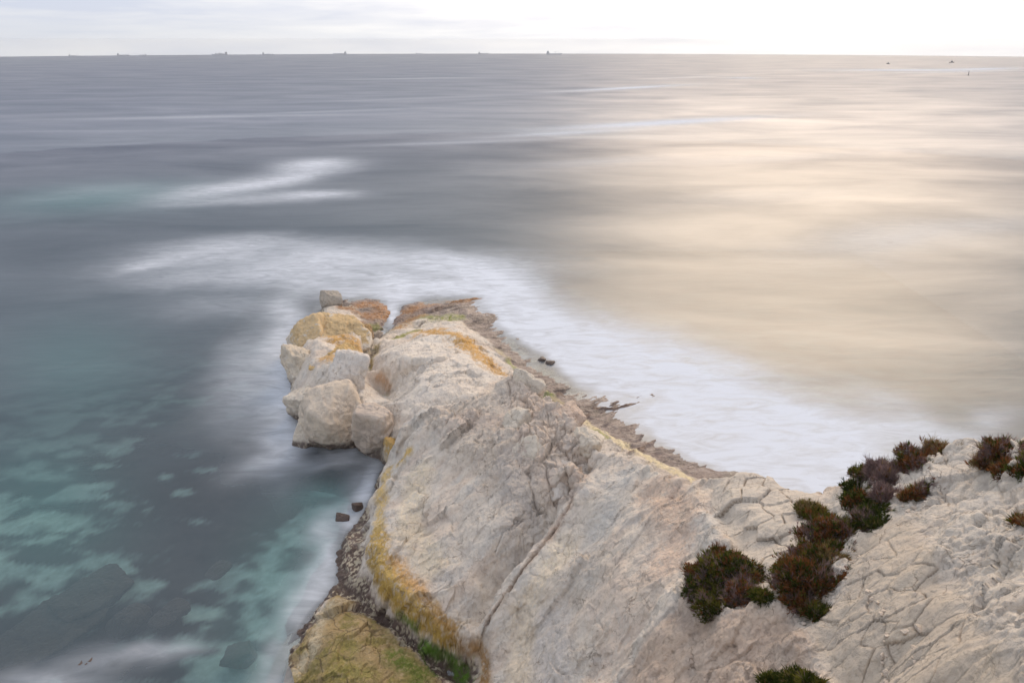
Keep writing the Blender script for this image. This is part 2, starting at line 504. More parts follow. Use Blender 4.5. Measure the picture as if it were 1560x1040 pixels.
def hit(u, v):
    """where the line of sight through u, v meets the headland or the sea"""
    d = ray(u, v)
    t = np.linspace(5, 110, 4200)
    x, y, z = d[0] * t, d[1] * t, H + d[2] * t
    below = z < np.maximum(sample(GB, x, y), 0)
    k = int(np.argmax(below)) if below.any() else len(t) - 1
    return np.array([x[k], y[k], z[k]])


exec_detail = True
# ------------------------------------------------------------------ terrain mesh (fine where the place is near)
NA, NR = 1180, 1150
az = np.radians(np.linspace(-24, 50, NA))
rr = np.concatenate([np.exp(np.linspace(math.log(7.5), math.log(76), NR))])
A_, R_ = np.meshgrid(az, rr)
tx, ty = (R_ * np.sin(A_)).ravel(), (R_ * np.cos(A_)).ravel()
# warp the plan slightly so that edges are never ruler-straight
wx = fbm(tx * 0.9, ty * 0.9, 0, 4, 11) * 0.28
wy = fbm(tx * 0.9, ty * 0.9, 0, 4, 23) * 0.28
tz = sample(GB, tx + wx, ty + wy)
V = np.stack([tx, ty, tz], 1)


def normals(V, nr, nc):
    Q = V.reshape(nr, nc, 3)
    du = np.gradient(Q, axis=1)
    dv = np.gradient(Q, axis=0)
    n = np.cross(du, dv)
    n /= np.linalg.norm(n, axis=2, keepdims=True) + 1e-9
    n[n[..., 2] < 0] *= -1
    return n.reshape(-1, 3)


def poly_dist(P3, pl):
    best = np.full(len(P3), 1e9)
    if len(pl) == 1:
        return np.linalg.norm(P3 - pl[0], axis=1)
    for a, b in zip(pl[:-1], pl[1:]):
        ab = b - a
        t = np.clip(((P3 - a) @ ab) / (ab @ ab + 1e-9), 0, 1)
        best = np.minimum(best, np.linalg.norm(P3 - a - t[:, None] * ab, axis=1))
    return best


def stroke(P3, uv, rpx, soft=0.5, nz=None, namp=0.35):
    """mask round a line along the rock; the radius is given at the line's own distance"""
    pl = [hit(u, v) for u, v in uv]
    c = np.mean(pl, axis=0)
    rm = rpx * np.linalg.norm(c - np.array([0, 0, H])) / FPX
    lo_, hi_ = np.min(pl, axis=0) - rm * 2, np.max(pl, axis=0) + rm * 2
    sel = np.where(((P3 > lo_) & (P3 < hi_)).all(1))[0]
    out = np.zeros(len(P3))
    if len(sel) == 0:
        return out
    d = poly_dist(P3[sel], pl) / rm
    if nz is not None:
        d = d + nz[sel] * namp
    out[sel] = 1 - smooth(1 - soft, 1 + soft * 0.3, d)
    return out


def inpoly(x, y, poly):
    """signed distance (negative inside) to a polygon in plan"""
    best = np.full(x.shape, 1e9)
    ins = np.zeros(x.shape, bool)
    n = len(poly)
    for i in range(n):
        ax, ay = poly[i][:2]
        bx, by = poly[(i + 1) % n][:2]
        t = np.clip(((x - ax) * (bx - ax) + (y - ay) * (by - ay)) / ((bx - ax) ** 2 + (by - ay) ** 2 + 1e-9), 0, 1)
        best = np.minimum(best, np.hypot(x - ax - t * (bx - ax), y - ay - t * (by - ay)))
        c = ((ay > y) != (by > y)) & (x < (bx - ax) * (y - ay) / (by - ay + 1e-12) + ax)
        ins ^= c
    return np.where(ins, -best, best)


def region(uv, soft=0.3, wig=0.25):
    pl = [hit(u, v) for u, v in uv]
    d = inpoly(tx, ty, pl) + fbm(tx * 1.1, ty * 1.1, 0, 4, 77) * wig
    return 1 - smooth(-soft, soft, d)


N0 = normals(V, NR, NA)
# --- zones with a character of their own
z_blocks = region([(1058, 735), (1090, 716), (1170, 720), (1245, 752), (1232, 800), (1215, 850), (1200, 905), (1162, 902), (1140, 862), (1110, 815), (1085, 775)], 0.08, 0.05)
z_slabR = region([(1228, 950), (1290, 900), (1300, 830), (1345, 790), (1390, 790), (1460, 900), (1540, 1040), (1560, 1100), (1290, 1100), (1255, 1010)], 0.15, 0.1)
z_rough = region([(1390, 790), (1330, 800), (1330, 700), (1560, 660), (1800, 640), (1800, 1100), (1580, 1100), (1460, 900)], 0.25, 0.2)
z_rubble = region([(640, 640), (700, 615), (790, 575), (830, 615), (850, 690), (850, 760), (800, 830), (760, 780), (700, 700)], 0.6, 0.5)
z_edge = region([(775, 585), (795, 572), (850, 618), (915, 680), (890, 720), (870, 765), (835, 765), (800, 720), (778, 650)], 0.25, 0.3)
z_soil = region([(1000, 960), (1050, 925), (1110, 935), (1200, 930), (1232, 965), (1258, 1040), (1265, 1100), (960, 1100), (955, 1010)], 0.3, 0.3)
z_face = region([(915, 690), (1052, 740), (1100, 800), (1060, 850), (980, 960), (950, 1100), (720, 1100), (745, 960), (870, 775)], 0.3, 0.2)
z_mid = region([(575, 560), (600, 535), (700, 500), (770, 575), (690, 615), (600, 640)], 0.3, 0.15)
z_flat = region([(515, 905), (545, 920), (660, 1030), (700, 1110), (420, 1110), (450, 990)], 0.15, 0.15)
land = smooth(-0.8, 0.2, tz)
lowz = 1 - smooth(0.8, 1.6, tz)
plat = lowz * region([(520, 440), (600, 432), (690, 425), (780, 445), (900, 520), (1010, 560), (1120, 690), (1075, 745), (985, 700), (885, 645), (800, 580), (745, 520), (690, 480), (560, 500)], 0.4, 0.3)

disp = np.zeros(len(V))
x3, y3, z3 = V[:, 0], V[:, 1], V[:, 2]
# broad lumps and strata everywhere
disp += fbm(x3 * 0.55, y3 * 0.55, z3 * 0.55, 3, 31) * 0.20 * land * (1 - 0.6 * z_slabR) * (1 - 0.6 * z_blocks)
disp += ridged(x3 * 1.1, y3 * 1.1, z3 * 1.1, 4, 41) * 0.04 * (1 - z_slabR) * (1 - z_blocks) * (1 - plat) * (1 - 0.6 * z_rough)
disp += fbm(x3 * 4.5, y3 * 4.5, z3 * 4.5, 4, 51, 0.6) * 0.035 * (1 - 0.6 * z_slabR) * (1 - 0.6 * z_blocks)
# bedding lines: beds dip to the lower left of the picture, their edges run up to the right
bed = (x3 * -0.62 + y3 * 0.55 + z3 * 0.95)
bedw = bed + fbm(x3 * 0.35, y3 * 0.35, z3 * 0.35, 3, 61) * 0.9
saw = (bedw * 1.15) % 1.0
saw2 = (bedw * 3.7 + 0.3) % 1.0
gate = smooth(-0.1, 0.35, fbm(x3 * 0.45, y3 * 0.45, z3 * 0.45, 3, 71))
disp += (saw - 0.5) * 0.16 * gate * (1 - z_slabR) * (1 - z_blocks) * (1 - plat) * smooth(0.8, 1.6, z3)
disp += (saw2 - 0.5) * 0.035 * (1 - z_slabR) * (1 - z_blocks) * (1 - plat) * smooth(-0.2, 0.25, fbm(x3 * 0.7, y3 * 0.7, 0, 3, 72))
# broken facets at several sizes, drawn out along the beds
bd = np.radians(35)
ua, uc = x3 * math.cos(bd) + y3 * math.sin(bd), -x3 * math.sin(bd) + y3 * math.cos(bd)
hide = (1 - 0.9 * z_slabR) * (1 - 0.9 * z_blocks) * (1 - plat)
chip = np.zeros(len(x3))
for sc_, an_, am_, sd_, lo__, hi__ in ((0.7, 2.2, 0.30, 700, -0.35, 0.25), (1.7, 2.0, 0.17, 710, -0.25, 0.3), (3.9, 1.7, 0.085, 720, -0.2, 0.3), (8.5, 1.4, 0.042, 730, -0.15, 0.35)):
    wa, wb = fbm(ua * sc_ * 0.8, uc * sc_ * 0.8, z3 * sc_ * 0.5, 3, sd_ + 1) * 0.4, fbm(ua * sc_ * 0.8, uc * sc_ * 0.8, z3 * sc_ * 0.5, 3, sd_ + 2) * 0.4
    e, i1, i2, dx, dy = voro(ua * sc_ / an_ + wa, uc * sc_ + wb, sd_)
    gt = smooth(lo__, hi__, fbm(x3 * 0.5, y3 * 0.5, z3 * 0.5, 3, sd_ + 3))
    chip += ((i1 - 0.5) * 0.5 + dx * (i1 - 0.5) * 1.4 + dy * (i2 - 0.5) * 1.6 - 0.25 * (1 - smooth(0.0, 0.07, e)) * (i2 > 0.45)) * am_ * gt
disp += 1.35 * chip * hide * (1 - 0.35 * z_face) * smooth(-0.5, 0.6, z3) * (0.75 + 0.5 * np.clip(z_rubble + z_rough + z_edge, 0, 1))
# rubble: small angular stones
e, i1, i2, dx, dy = voro(x3 * 3.2 + fbm(x3 * 3, y3 * 3, 0, 3, 5) * 0.25, y3 * 3.2 + fbm(x3 * 3, y3 * 3, 0, 3, 6) * 0.25, 5)
stones = np.minimum(e * 1.2, 0.3) / 0.3 * (0.25 + i1 * 0.75) + (dx * (i1 - 0.5) + dy * (i2 - 0.5)) * 1.6
disp += (stones * 0.05 - 0.02) * (z_rubble + 0.45 * z_soil) * np.clip(1 - 0.0 * z3, 0, 1)
e, i1, i2, dx, dy = voro(x3 * 8, y3 * 8, 9)
disp += np.minimum(e, 0.3) * i1 * 0.08 * np.clip(z_rubble + z_soil * 0.8 + 0.25 * z_rough, 0, 1)
# angular joint blocks along the broken crest and on the rough slab
wxx, wyy = fbm(x3 * 1.2, y3 * 1.2, 0, 3, 81) * 0.22, fbm(x3 * 1.2, y3 * 1.2, 0, 3, 82) * 0.22
e, i1, i2, dx, dy = voro((x3 + wxx) * 1.05, (y3 + wyy) * 0.75, 15)
blk = (i1 - 0.5) * 0.5 + (dx * (i1 - 0.5) + dy * (i2 - 0.5)) * 0.95 - (1 - smooth(0.0, 0.10, e)) * 0.22
disp += blk * 0.7 * z_edge
e, i1, i2, dx, dy = voro((x3 + wxx) * 2.3, (y3 + wyy) * 1.9, 18)
disp += ((i1 - 0.5) * 0.10 + (dx * (i1 - 0.5) + dy * (i2 - 0.5)) * 0.22 - (1 - smooth(0.0, 0.12, e)) * 0.07) * z_edge
e, i1, i2, dx, dy = voro((x3 + wxx) * 1.5, (y3 + wyy) * 1.5, 25)
disp += ((i1 - 0.5) * 0.07 + (dx * (i1 - 0.5) + dy * (i2 - 0.5)) * 0.20 - (1 - smooth(0.0, 0.10, e)) * 0.05) * z_rough
e, i1, i2, dx, dy = voro((x3 + wxx) * 4.2, (y3 + wyy) * 4.2, 27)
disp += ((i1 - 0.5) * 0.03 + (dx * (i1 - 0.5) + dy * (i2 - 0.5)) * 0.06 - (1 - smooth(0.0, 0.15, e)) * 0.015) * z_rough
e, i1, i2, dx, dy = voro((x3 + wxx) * 0.8, (y3 + wyy) * 1.3, 29)
facef = z_face + 0.8 * z_mid + 0.3 * z_rubble
disp += ((dx * (i1 - 0.5) + dy * (i2 - 0.5)) * 0.16 - (1 - smooth(0.0, 0.05, e)) * 0.05) * facef * smooth(0.0, 0.3, fbm(x3 * 0.5, y3 * 0.5, 0, 2, 95) + 0.15)


def joints(seeds, mask, gap, depth, tilt, step, warp=0.10, seed=0):
    """blocks parted by open joints, one block per seed"""
    S = np.array([hit(u, v)[:2] for u, v in seeds])
    sel = np.where(mask > 0.01)[0]
    X = x3[sel] + fbm(x3[sel] * 1.6, y3[sel] * 1.6, 0, 3, 201) * warp
    Y = y3[sel] + fbm(x3[sel] * 1.6, y3[sel] * 1.6, 0, 3, 202) * warp
    D = (X[:, None] - S[None, :, 0]) ** 2 + (Y[:, None] - S[None, :, 1]) ** 2
    o = np.argsort(D, axis=1)[:, :2]
    k = np.arange(len(sel))
    a, b = o[:, 0], o[:, 1]
    ed = (D[k, b] - D[k, a]) / (2 * np.hypot(*(S[a] - S[b]).T) + 1e-6)
    rs = np.random.RandomState(seed)
    rh = rs.rand(len(S)) - 0.5
    tl = (rs.rand(len(S), 2) - 0.5)
    h = rh[a] * step + ((X - S[a, 0]) * tl[a, 0] + (Y - S[a, 1]) * tl[a, 1]) * tilt
    rnd = np.sqrt(np.clip(ed / (gap * 3.0), 0, 1))
    h += (rnd - 1) * depth * 0.3
    crack = 1 - smooth(gap * 0.5, gap, ed)
    h -= crack * depth
    out = np.zeros(len(x3)); cr = np.zeros(len(x3))
    out[sel] = h * mask[sel]
    cr[sel] = crack * mask[sel]
    return out, cr


seedsA = [(1082, 722), (1095, 745), (1080, 748), (1118, 738), (1112, 757), (1148, 750), (1128, 775), (1175, 735), (1205, 748), (1230, 760), (1150, 735), (1190, 770), (1150, 788), (1122, 800), (1175, 805), (1215, 790),
          (1127, 824), (1175, 840), (1150, 838), (1205, 822), (1165, 866), (1150, 870), (1173, 893), (1190, 880), (1215, 860), (1215, 770), (1140, 722), (1100, 728), (1185, 752), (1208, 805)]
dA, cA = joints(seedsA, z_blocks, 0.019, 0.10, 0.22, 0.15, 0.03, 3)
seedsB = [(1250, 960), (1275, 930), (1300, 900), (1320, 870), (1345, 845), (1340, 810), (1375, 830), (1295, 860), (1345, 890), (1380, 880), (1330, 925), (1365, 925), (1300, 960), (1340, 965), (1375, 960), (1410, 930), (1390, 985),
          (1352, 990), (1410, 1010), (1370, 1020), (1300, 1020), (1340, 1040), (1395, 1050), (1440, 980), (1430, 1030), (1280, 1000), (1360, 945), (1350, 958), (1383, 940), (1440, 880), (1480, 960), (1500, 1040), (1420, 850),
          (1362, 870), (1330, 890), (1310, 938), (1366, 975), (1378, 1003)]
dB, cB = joints(seedsB, z_slabR, 0.015, 0.035, 0.07, 0.04, 0.04, 5)
disp += dA + dB
cracks = np.clip(cA + cB * 0.8, 0, 1) * smooth(-0.25, 0.1, fbm(x3 * 1.3, y3 * 1.3, 0, 3, 911) + 0.1)
# platform beds: thin ledges, seaward, gentle relief
a1, b1 = at(880, 650, 0.3)[:2], at(1000, 598, 0.0)[:2]
dirp = (b1 - a1) / np.linalg.norm(b1 - a1)
al = x3 * dirp[0] + y3 * dirp[1]
ac = -x3 * dirp[1] + y3 * dirp[0]
acw = ac + fbm(al * 0.12, ac * 0.3, 0, 3, 301) * 1.4
disp += (ridged(al * 0.14, acw * 1.3, 0, 4, 311) * 0.15 + fbm(al * 1.6, ac * 4.0, 0, 4, 321) * 0.09 - 0.13) * plat
reef = np.zeros(len(x3))
nr_ = fbm(al * 0.9, ac * 3.5, 0, 4, 333)
for uv_, r_ in (([(655, 446), (690, 434), (722, 437)], 4), ([(690, 458), (725, 455), (752, 453)], 5), ([(885, 636), (940, 612), (1000, 598)], 4), ([(960, 690), (1000, 668), (1035, 658)], 5),
                ([(790, 530), (832, 519)], 4), ([(850, 600), (905, 588)], 5), ([(660, 472), (690, 462)], 6), ([(905, 620), (935, 622), (975, 612)], 4), ([(520, 462), (545, 447)], 5)):
    reef = np.maximum(reef, stroke(V, uv_, r_, 0.9, nr_, 0.9))
disp += reef * (0.17 + 0.22 * nr_)
disp -= stroke(V, [(893, 700), (885, 735), (868, 772), (835, 820), (798, 865), (765, 910), (742, 950)], 3, 0.9, nr_, 0.9) * 0.16
disp += fbm(x3 * 2.2, y3 * 2.2, z3 * 2, 4, 331) * 0.16 * (1 - smooth(0.2, 1.2, z3)) * (1 - plat)
disp *= land
V1 = V + N0 * disp[:, None]
crs = fbm(x3 * 9, y3 * 9, z3 * 9, 3, 341, 0.65)
V1 += N0 * (crs * 0.02 * land)[:, None]

# ------------------------------------------------------------------ rock colour: the stone itself, its weathering, algae, barnacles, and some painted light and shade
nzA = fbm(x3 * 1.6, y3 * 1.6, z3 * 1.6, 5, 401, 0.6)
nzB = fbm(x3 * 0.5, y3 * 0.5, z3 * 0.5, 4, 411)
nzC = fbm(x3 * 7, y3 * 7, z3 * 7, 4, 421, 0.65)
C = np.empty((len(V), 3))
C[:] = (0.56, 0.515, 0.465)


def lay(mask, col):
    global C
    m = np.clip(mask, 0, 1)[:, None]
    C = C * (1 - m) + np.array(col)[None, :] * m


lay(smooth(-0.1, 0.5, nzB), (0.57, 0.54, 0.50))
lay(smooth(0.05, 0.5, fbm(x3 * 0.8, y3 * 0.8, z3 * 0.8, 4, 431)) * 0.6, (0.49, 0.48, 0.465))
lay(smooth(0.0, 0.45, fbm(al * 0.4, ac * 1.2, 0, 4, 441)) * 0.45, (0.54, 0.45, 0.38))
lay(z_rubble * (0.55 + 0.3 * nzA), (0.47, 0.42, 0.37))
lay(z_soil * (0.7 + 0.4 * nzA), (0.47, 0.37, 0.30))
lay(z_rough * (0.7 + 0.3 * nzA), (0.54, 0.51, 0.47))
lay(z_slabR * 0.9, (0.49, 0.44, 0.38))
lay(z_blocks * 0.9, (0.53, 0.485, 0.43))
lay(z_mid * 0.7, (0.61, 0.58, 0.54))
lay(cracks * 0.8, (0.22, 0.17, 0.13))
lay(z_edge * (0.4 + 0.4 * nzA), (0.49, 0.41, 0.36))


def S(uv, r, col, a=0.9, soft=0.6, namp=0.6, nz=None):
    mk = stroke(V, uv, r, soft, (nzA * 0.9 + nzC * 0.8) if nz is None else nz, namp) * a * (0.35 + 0.65 * smooth(-0.45, -0.05, nzC + 0.5 * nzA))
    vr = (1 + 0.30 * nzC + 0.25 * nzB)[:, None]
    global C
    C = C * (1 - mk[:, None]) + np.array(col)[None, :] * vr * mk[:, None]


PINK, GREYS, WARM = (0.54, 0.42, 0.34), (0.47, 0.465, 0.45), (0.60, 0.53, 0.43)
S([(1000, 745), (1040, 790), (1020, 850)], 48, PINK, 0.75)
S([(960, 900), (930, 1000)], 60, (0.50, 0.42, 0.36), 0.6)
S([(950, 720), (920, 790), (890, 880)], 30, GREYS, 0.6)
S([(1075, 800), (1085, 840)], 22, GREYS, 0.6)
S([(860, 840), (800, 940), (790, 1040)], 30, WARM, 0.8)
S([(840, 950), (850, 1030)], 40, (0.50, 0.49, 0.49), 0.7)
S([(1070, 950), (1030, 940)], 26, (0.26, 0.22, 0.20), 0.6, 0.9)
S([(1190, 960), (1185, 1005)], 22, (0.26, 0.21, 0.18), 0.5, 0.9)
S([(700, 640), (760, 640)], 30, (0.50, 0.42, 0.37), 0.6)
S([(780, 700), (800, 790), (780, 840)], 34, (0.40, 0.38, 0.37), 0.6)
S([(640, 720), (620, 800), (660, 860)], 26, (0.56, 0.50, 0.40), 0.85)
# the brown seam down the groove
S([(893, 690), (885, 735), (868, 772), (835, 820)], 11, (0.38, 0.28, 0.22), 0.65, 0.9, 0.8)
S([(835, 820), (798, 865), (765, 910), (742, 950)], 6, (0.34, 0.24, 0.17), 0.55, 0.9, 1.0)
S([(885, 735), (868, 772), (835, 820), (798, 865), (765, 910), (742, 950), (728, 985)], 2.6, (0.12, 0.085, 0.06), 0.9, 0.9, 0.8)  # thin dark line: the crease's shade painted into the rock colour
S([(728, 985), (740, 1040), (745, 1090)], 20, (0.30, 0.17, 0.05), 0.9, 0.7, 0.5)
# ochre algae along the foot of the further slab
OCH, ORG, GRN, BRN = (0.42, 0.29, 0.085), (0.45, 0.265, 0.075), (0.13, 0.17, 0.02), (0.24, 0.105, 0.03)
S([(590, 715), (583, 760), (575, 800)], 14, (0.50, 0.36, 0.13), 0.85, 0.8, 1.0)
S([(570, 815), (573, 850), (600, 900), (640, 940), (680, 970)], 26, OCH, 0.95, 0.5, 0.7)
S([(600, 850), (640, 900), (690, 960)], 14, (0.42, 0.25, 0.09), 0.8, 0.8, 0.9)
S([(560, 850), (580, 890), (620, 930), (670, 965), (700, 985)], 13, (0.30, 0.20, 0.04), 0.75, 0.8, 0.9)
S([(700, 975), (715, 1000)], 14, (0.26, 0.15, 0.05), 0.8, 0.8, 0.9)
S([(625, 690), (610, 705)], 10, OCH, 0.9, 0.8, 0.9)
# outer rock and middle slab: ochre tops, rust weed towards the sea, green films
S([(490, 500), (515, 515), (545, 530)], 22, ORG, 0.9, 0.6, 0.9)
S([(500, 545), (520, 552)], 18, (0.46, 0.27, 0.07), 0.85, 0.6, 0.9)
S([(490, 650), (488, 640)], 10, OCH, 0.7, 0.8, 0.9)
S([(525, 470), (560, 478), (590, 470)], 16, BRN, 0.95, 0.6, 0.7)
S([(555, 492), (578, 490)], 15, BRN, 0.85, 0.6, 0.7)
S([(600, 490), (630, 475), (680, 462), (720, 458)], 13, BRN, 0.95, 0.6, 0.7)
S([(550, 500), (572, 497)], 9, GRN, 0.85, 0.7, 0.9)
S([(655, 480), (690, 488)], 15, (0.17, 0.20, 0.03), 0.9, 0.7, 0.9)
S([(600, 515), (635, 502)], 9, (0.19, 0.20, 0.03), 0.85, 0.7, 0.9)
S([(575, 530), (567, 560)], 9, (0.30, 0.24, 0.06), 0.8, 0.7, 0.9)
S([(650, 506), (690, 510), (715, 524)], 30, ORG, 0.95, 0.55, 1.1)
S([(715, 528), (738, 548), (756, 566)], 28, ORG, 0.92, 0.55, 1.1)
S([(580, 575), (590, 590)], 10, (0.45, 0.27, 0.14), 0.7, 0.7, 0.8)
# platform
PUR = (0.135, 0.10, 0.095)
lay(plat * (0.85 + 0.3 * nzA), PUR)
lay(plat * smooth(0.0, 0.35, fbm(al * 0.4, acw * 2.0, 0, 4, 451)) * 0.7, (0.075, 0.057, 0.052))
lay(plat * smooth(0.15, 0.5, nzC) * 0.5, (0.30, 0.24, 0.21))
lay(reef * 0.8, (0.12, 0.075, 0.055))
S([(530, 468), (560, 462), (585, 466), (590, 480), (560, 480)], 20, (0.26, 0.115, 0.03), 0.95, 0.6, 0.7)
S([(550, 498), (575, 494)], 12, (0.17, 0.18, 0.03), 0.85, 0.7, 0.9)
S([(605, 500), (625, 485), (640, 480)], 15, (0.27, 0.14, 0.035), 0.9, 0.6, 0.8)
S([(620, 472), (670, 458), (740, 455)], 16, (0.24, 0.11, 0.03), 0.9, 0.6, 0.8)
S([(655, 485), (695, 482)], 18, (0.17, 0.20, 0.03), 0.9, 0.7, 0.9)
S([(760, 530), (800, 575), (840, 600), (880, 640)], 9, (0.42, 0.36, 0.22), 0.75, 0.7, 0.9)
S([(775, 550), (830, 605), (840, 598)], 7, (0.20, 0.24, 0.07), 0.8, 0.7, 0.9)
S([(890, 640), (930, 665), (985, 692), (1050, 728)], 14, (0.62, 0.54, 0.36), 0.95, 0.5, 1.1)  # yellow shelf edge, its sunlit brightness put into the colour
S([(905, 655), (925, 668)], 6, (0.24, 0.26, 0.07), 0.8, 0.7, 0.9)
# barnacled skirt just over the water, dark weed at the water line
zz1 = V1[:, 2] + fbm(x3 * 2.5, y3 * 2.5, 0, 4, 461) * 0.35
notplat = 1 - plat
skirt = (1 - smooth(0.55, 1.0, zz1)) * notplat
lay(skirt * region([(480, 700), (600, 700), (600, 780), (560, 830), (600, 920), (720, 1000), (720, 1110), (400, 1110), (420, 980), (500, 880), (510, 790)], 0.4, 0.3) * 0.95 * (1 - 0.0 * nzA), (0.10, 0.065, 0.055))
skw = (1 - smooth(0.35, 0.7, zz1)) * notplat
lay(skw * 0.9, (0.085, 0.06, 0.05))
speck = smooth(0.02, 0.22, vnoise(x3 * 11, y3 * 11, z3 * 11, 471) + 0.4 * nzA) * smooth(0.12, 0.4, zz1)
lay(np.maximum(skirt, skw) * speck * 0.85, (0.46, 0.42, 0.33))
# flat algae rock
zf = z_flat * smooth(0.35, 0.75, zz1)
lay(zf * 0.95, (0.27, 0.205, 0.10))
lay(zf * smooth(-0.05, 0.3, nzA) * 0.7, (0.17, 0.155, 0.045))
lay(zf * smooth(0.1, 0.5, nzC) * 0.4, (0.40, 0.34, 0.23))
e_, i1_, i2_, dx_, dy_ = voro((x3 + wx) * 0.8, (y3 + wy) * 0.8, 55)
lay(zf * (1 - smooth(0.01, 0.05, e_)) * smooth(-0.1, 0.2, nzB) * 0.8, (0.09, 0.065, 0.04))
S([(520, 915), (490, 935), (480, 990), (450, 1030)], 13, (0.42, 0.37, 0.28), 0.8, 0.7, 1.2, nzC)
S([(530, 985), (510, 1020), (560, 1030)], 20, (0.20, 0.19, 0.04), 0.6, 0.9, 1.0)
S([(600, 1000), (640, 1030), (630, 1060)], 20, (0.075, 0.12, 0.012), 0.85, 0.8, 0.9)
S([(640, 1000), (660, 1030)], 8, (0.09, 0.15, 0.012), 0.85, 0.8, 0.9)
# bright green weed in the runnel
S([(612, 938), (630, 955)], 11, (0.09, 0.14, 0.015), 0.9, 0.7, 1.0)
S([(650, 985), (680, 1000), (705, 1030)], 14, (0.07, 0.15, 0.01), 0.95, 0.6, 0.8)
S([(722, 1000), (722, 1040)], 5, (0.09, 0.15, 0.015), 0.8, 0.6, 0.8)
lay(1 - smooth(-1.1, -0.5, zz1), (0.05, 0.042, 0.042))
wetm = np.clip((1 - smooth(0.3, 0.9, zz1)) + plat * 0.6, 0, 1)
V1[:, 2] = np.maximum(V1[:, 2], -6)
keep = (tz > -2.4).reshape(NR, NA)
F = grid_faces(NR, NA, keep)
Vc, Fc, At = compact(V1, F, {'Col': np.clip(C * TINT, 0.01, 0.8), 'wet': wetm})
headland = new_mesh('rock_headland', Vc, Fc, M_ROCK, smooth_shade=False, attrs=At)
tag(headland, 'pale limestone headland of tilted slabs running out into the sea', kind='structure')


def ground(x, y):
    """height of the finished ground at x, y"""
    a, r = math.atan2(x, y), math.hypot(x, y)
    fi = (a - az[0]) / (az[1] - az[0])
    fj = (math.log(r) - math.log(7.5)) / (math.log(76) - math.log(7.5)) * (NR - 1)
    i, j = int(min(max(fi, 0), NA - 2)), int(min(max(fj, 0), NR - 2))
    return float(V1[j * NA + i, 2])


# coarse rest of the land behind and beside the picture
gx, gy = np.meshgrid(np.linspace(-26, 42, 137), np.linspace(-10, 40, 101))
gx, gy = gx.ravel(), gy.ravel()
gz = sample(GB, gx, gy) + fbm(gx * 0.6, gy * 0.6, 0, 4, 33) * 0.3
aa, rad = np.degrees(np.arctan2(gx, gy)), np.hypot(gx, gy)
inside = (aa > -23) & (aa < 49) & (rad > 8.2)
F = grid_faces(101, 137, ~inside.reshape(101, 137))
gz = np.where(inside, gz - 0.5, gz)
Vc, Fc, At = compact(np.stack([gx, gy, gz], 1), F, {'Col': np.tile([0.48, 0.43, 0.38], (len(gx), 1)) * (1 + 0.1 * fbm(gx, gy, 0, 3, 8))[:, None], 'wet': np.zeros(len(gx))})
keepf = (Vc[Fc][:, :, 2].max(1) > -0.9)
back = new_mesh('cliff', Vc, Fc[keepf], M_ROCK, attrs=At)
tag(back, 'limestone cliff the view is taken from', kind='structure')
# ------------------------------------------------------------------ sea
def splat(x, y, u, v, ru, rv, ang=0.0):
    """soft elliptic patch on the water plane"""
    c = at(u, v, 0)[:2]
    ca, sa = math.cos(R(ang)), math.sin(R(ang))
    a = at(u + ru * ca * 0.3, v - ru * sa * 0.3, 0)[:2] - c
    b = at(u + rv * sa * 0.3, v + rv * ca * 0.3, 0)[:2] - c
    a, b = a / 0.3, b / 0.3
    det = a[0] * b[1] - a[1] * b[0]
    p = ((x - c[0]) * b[1] - (y - c[1]) * b[0]) / det
    q = (a[0] * (y - c[1]) - a[1] * (x - c[0])) / det
    return np.exp(-(p * p + q * q))


def seabed_z(x, y):
    r = np.hypot(x, y)
    z = -1.7 - smooth(32, 95, r) * 5.5 - smooth(0, 20, x) * smooth(30, 45, r) * 2.0
    return z + fbm(x * 0.25, y * 0.25, 0, 4, 501) * 0.35


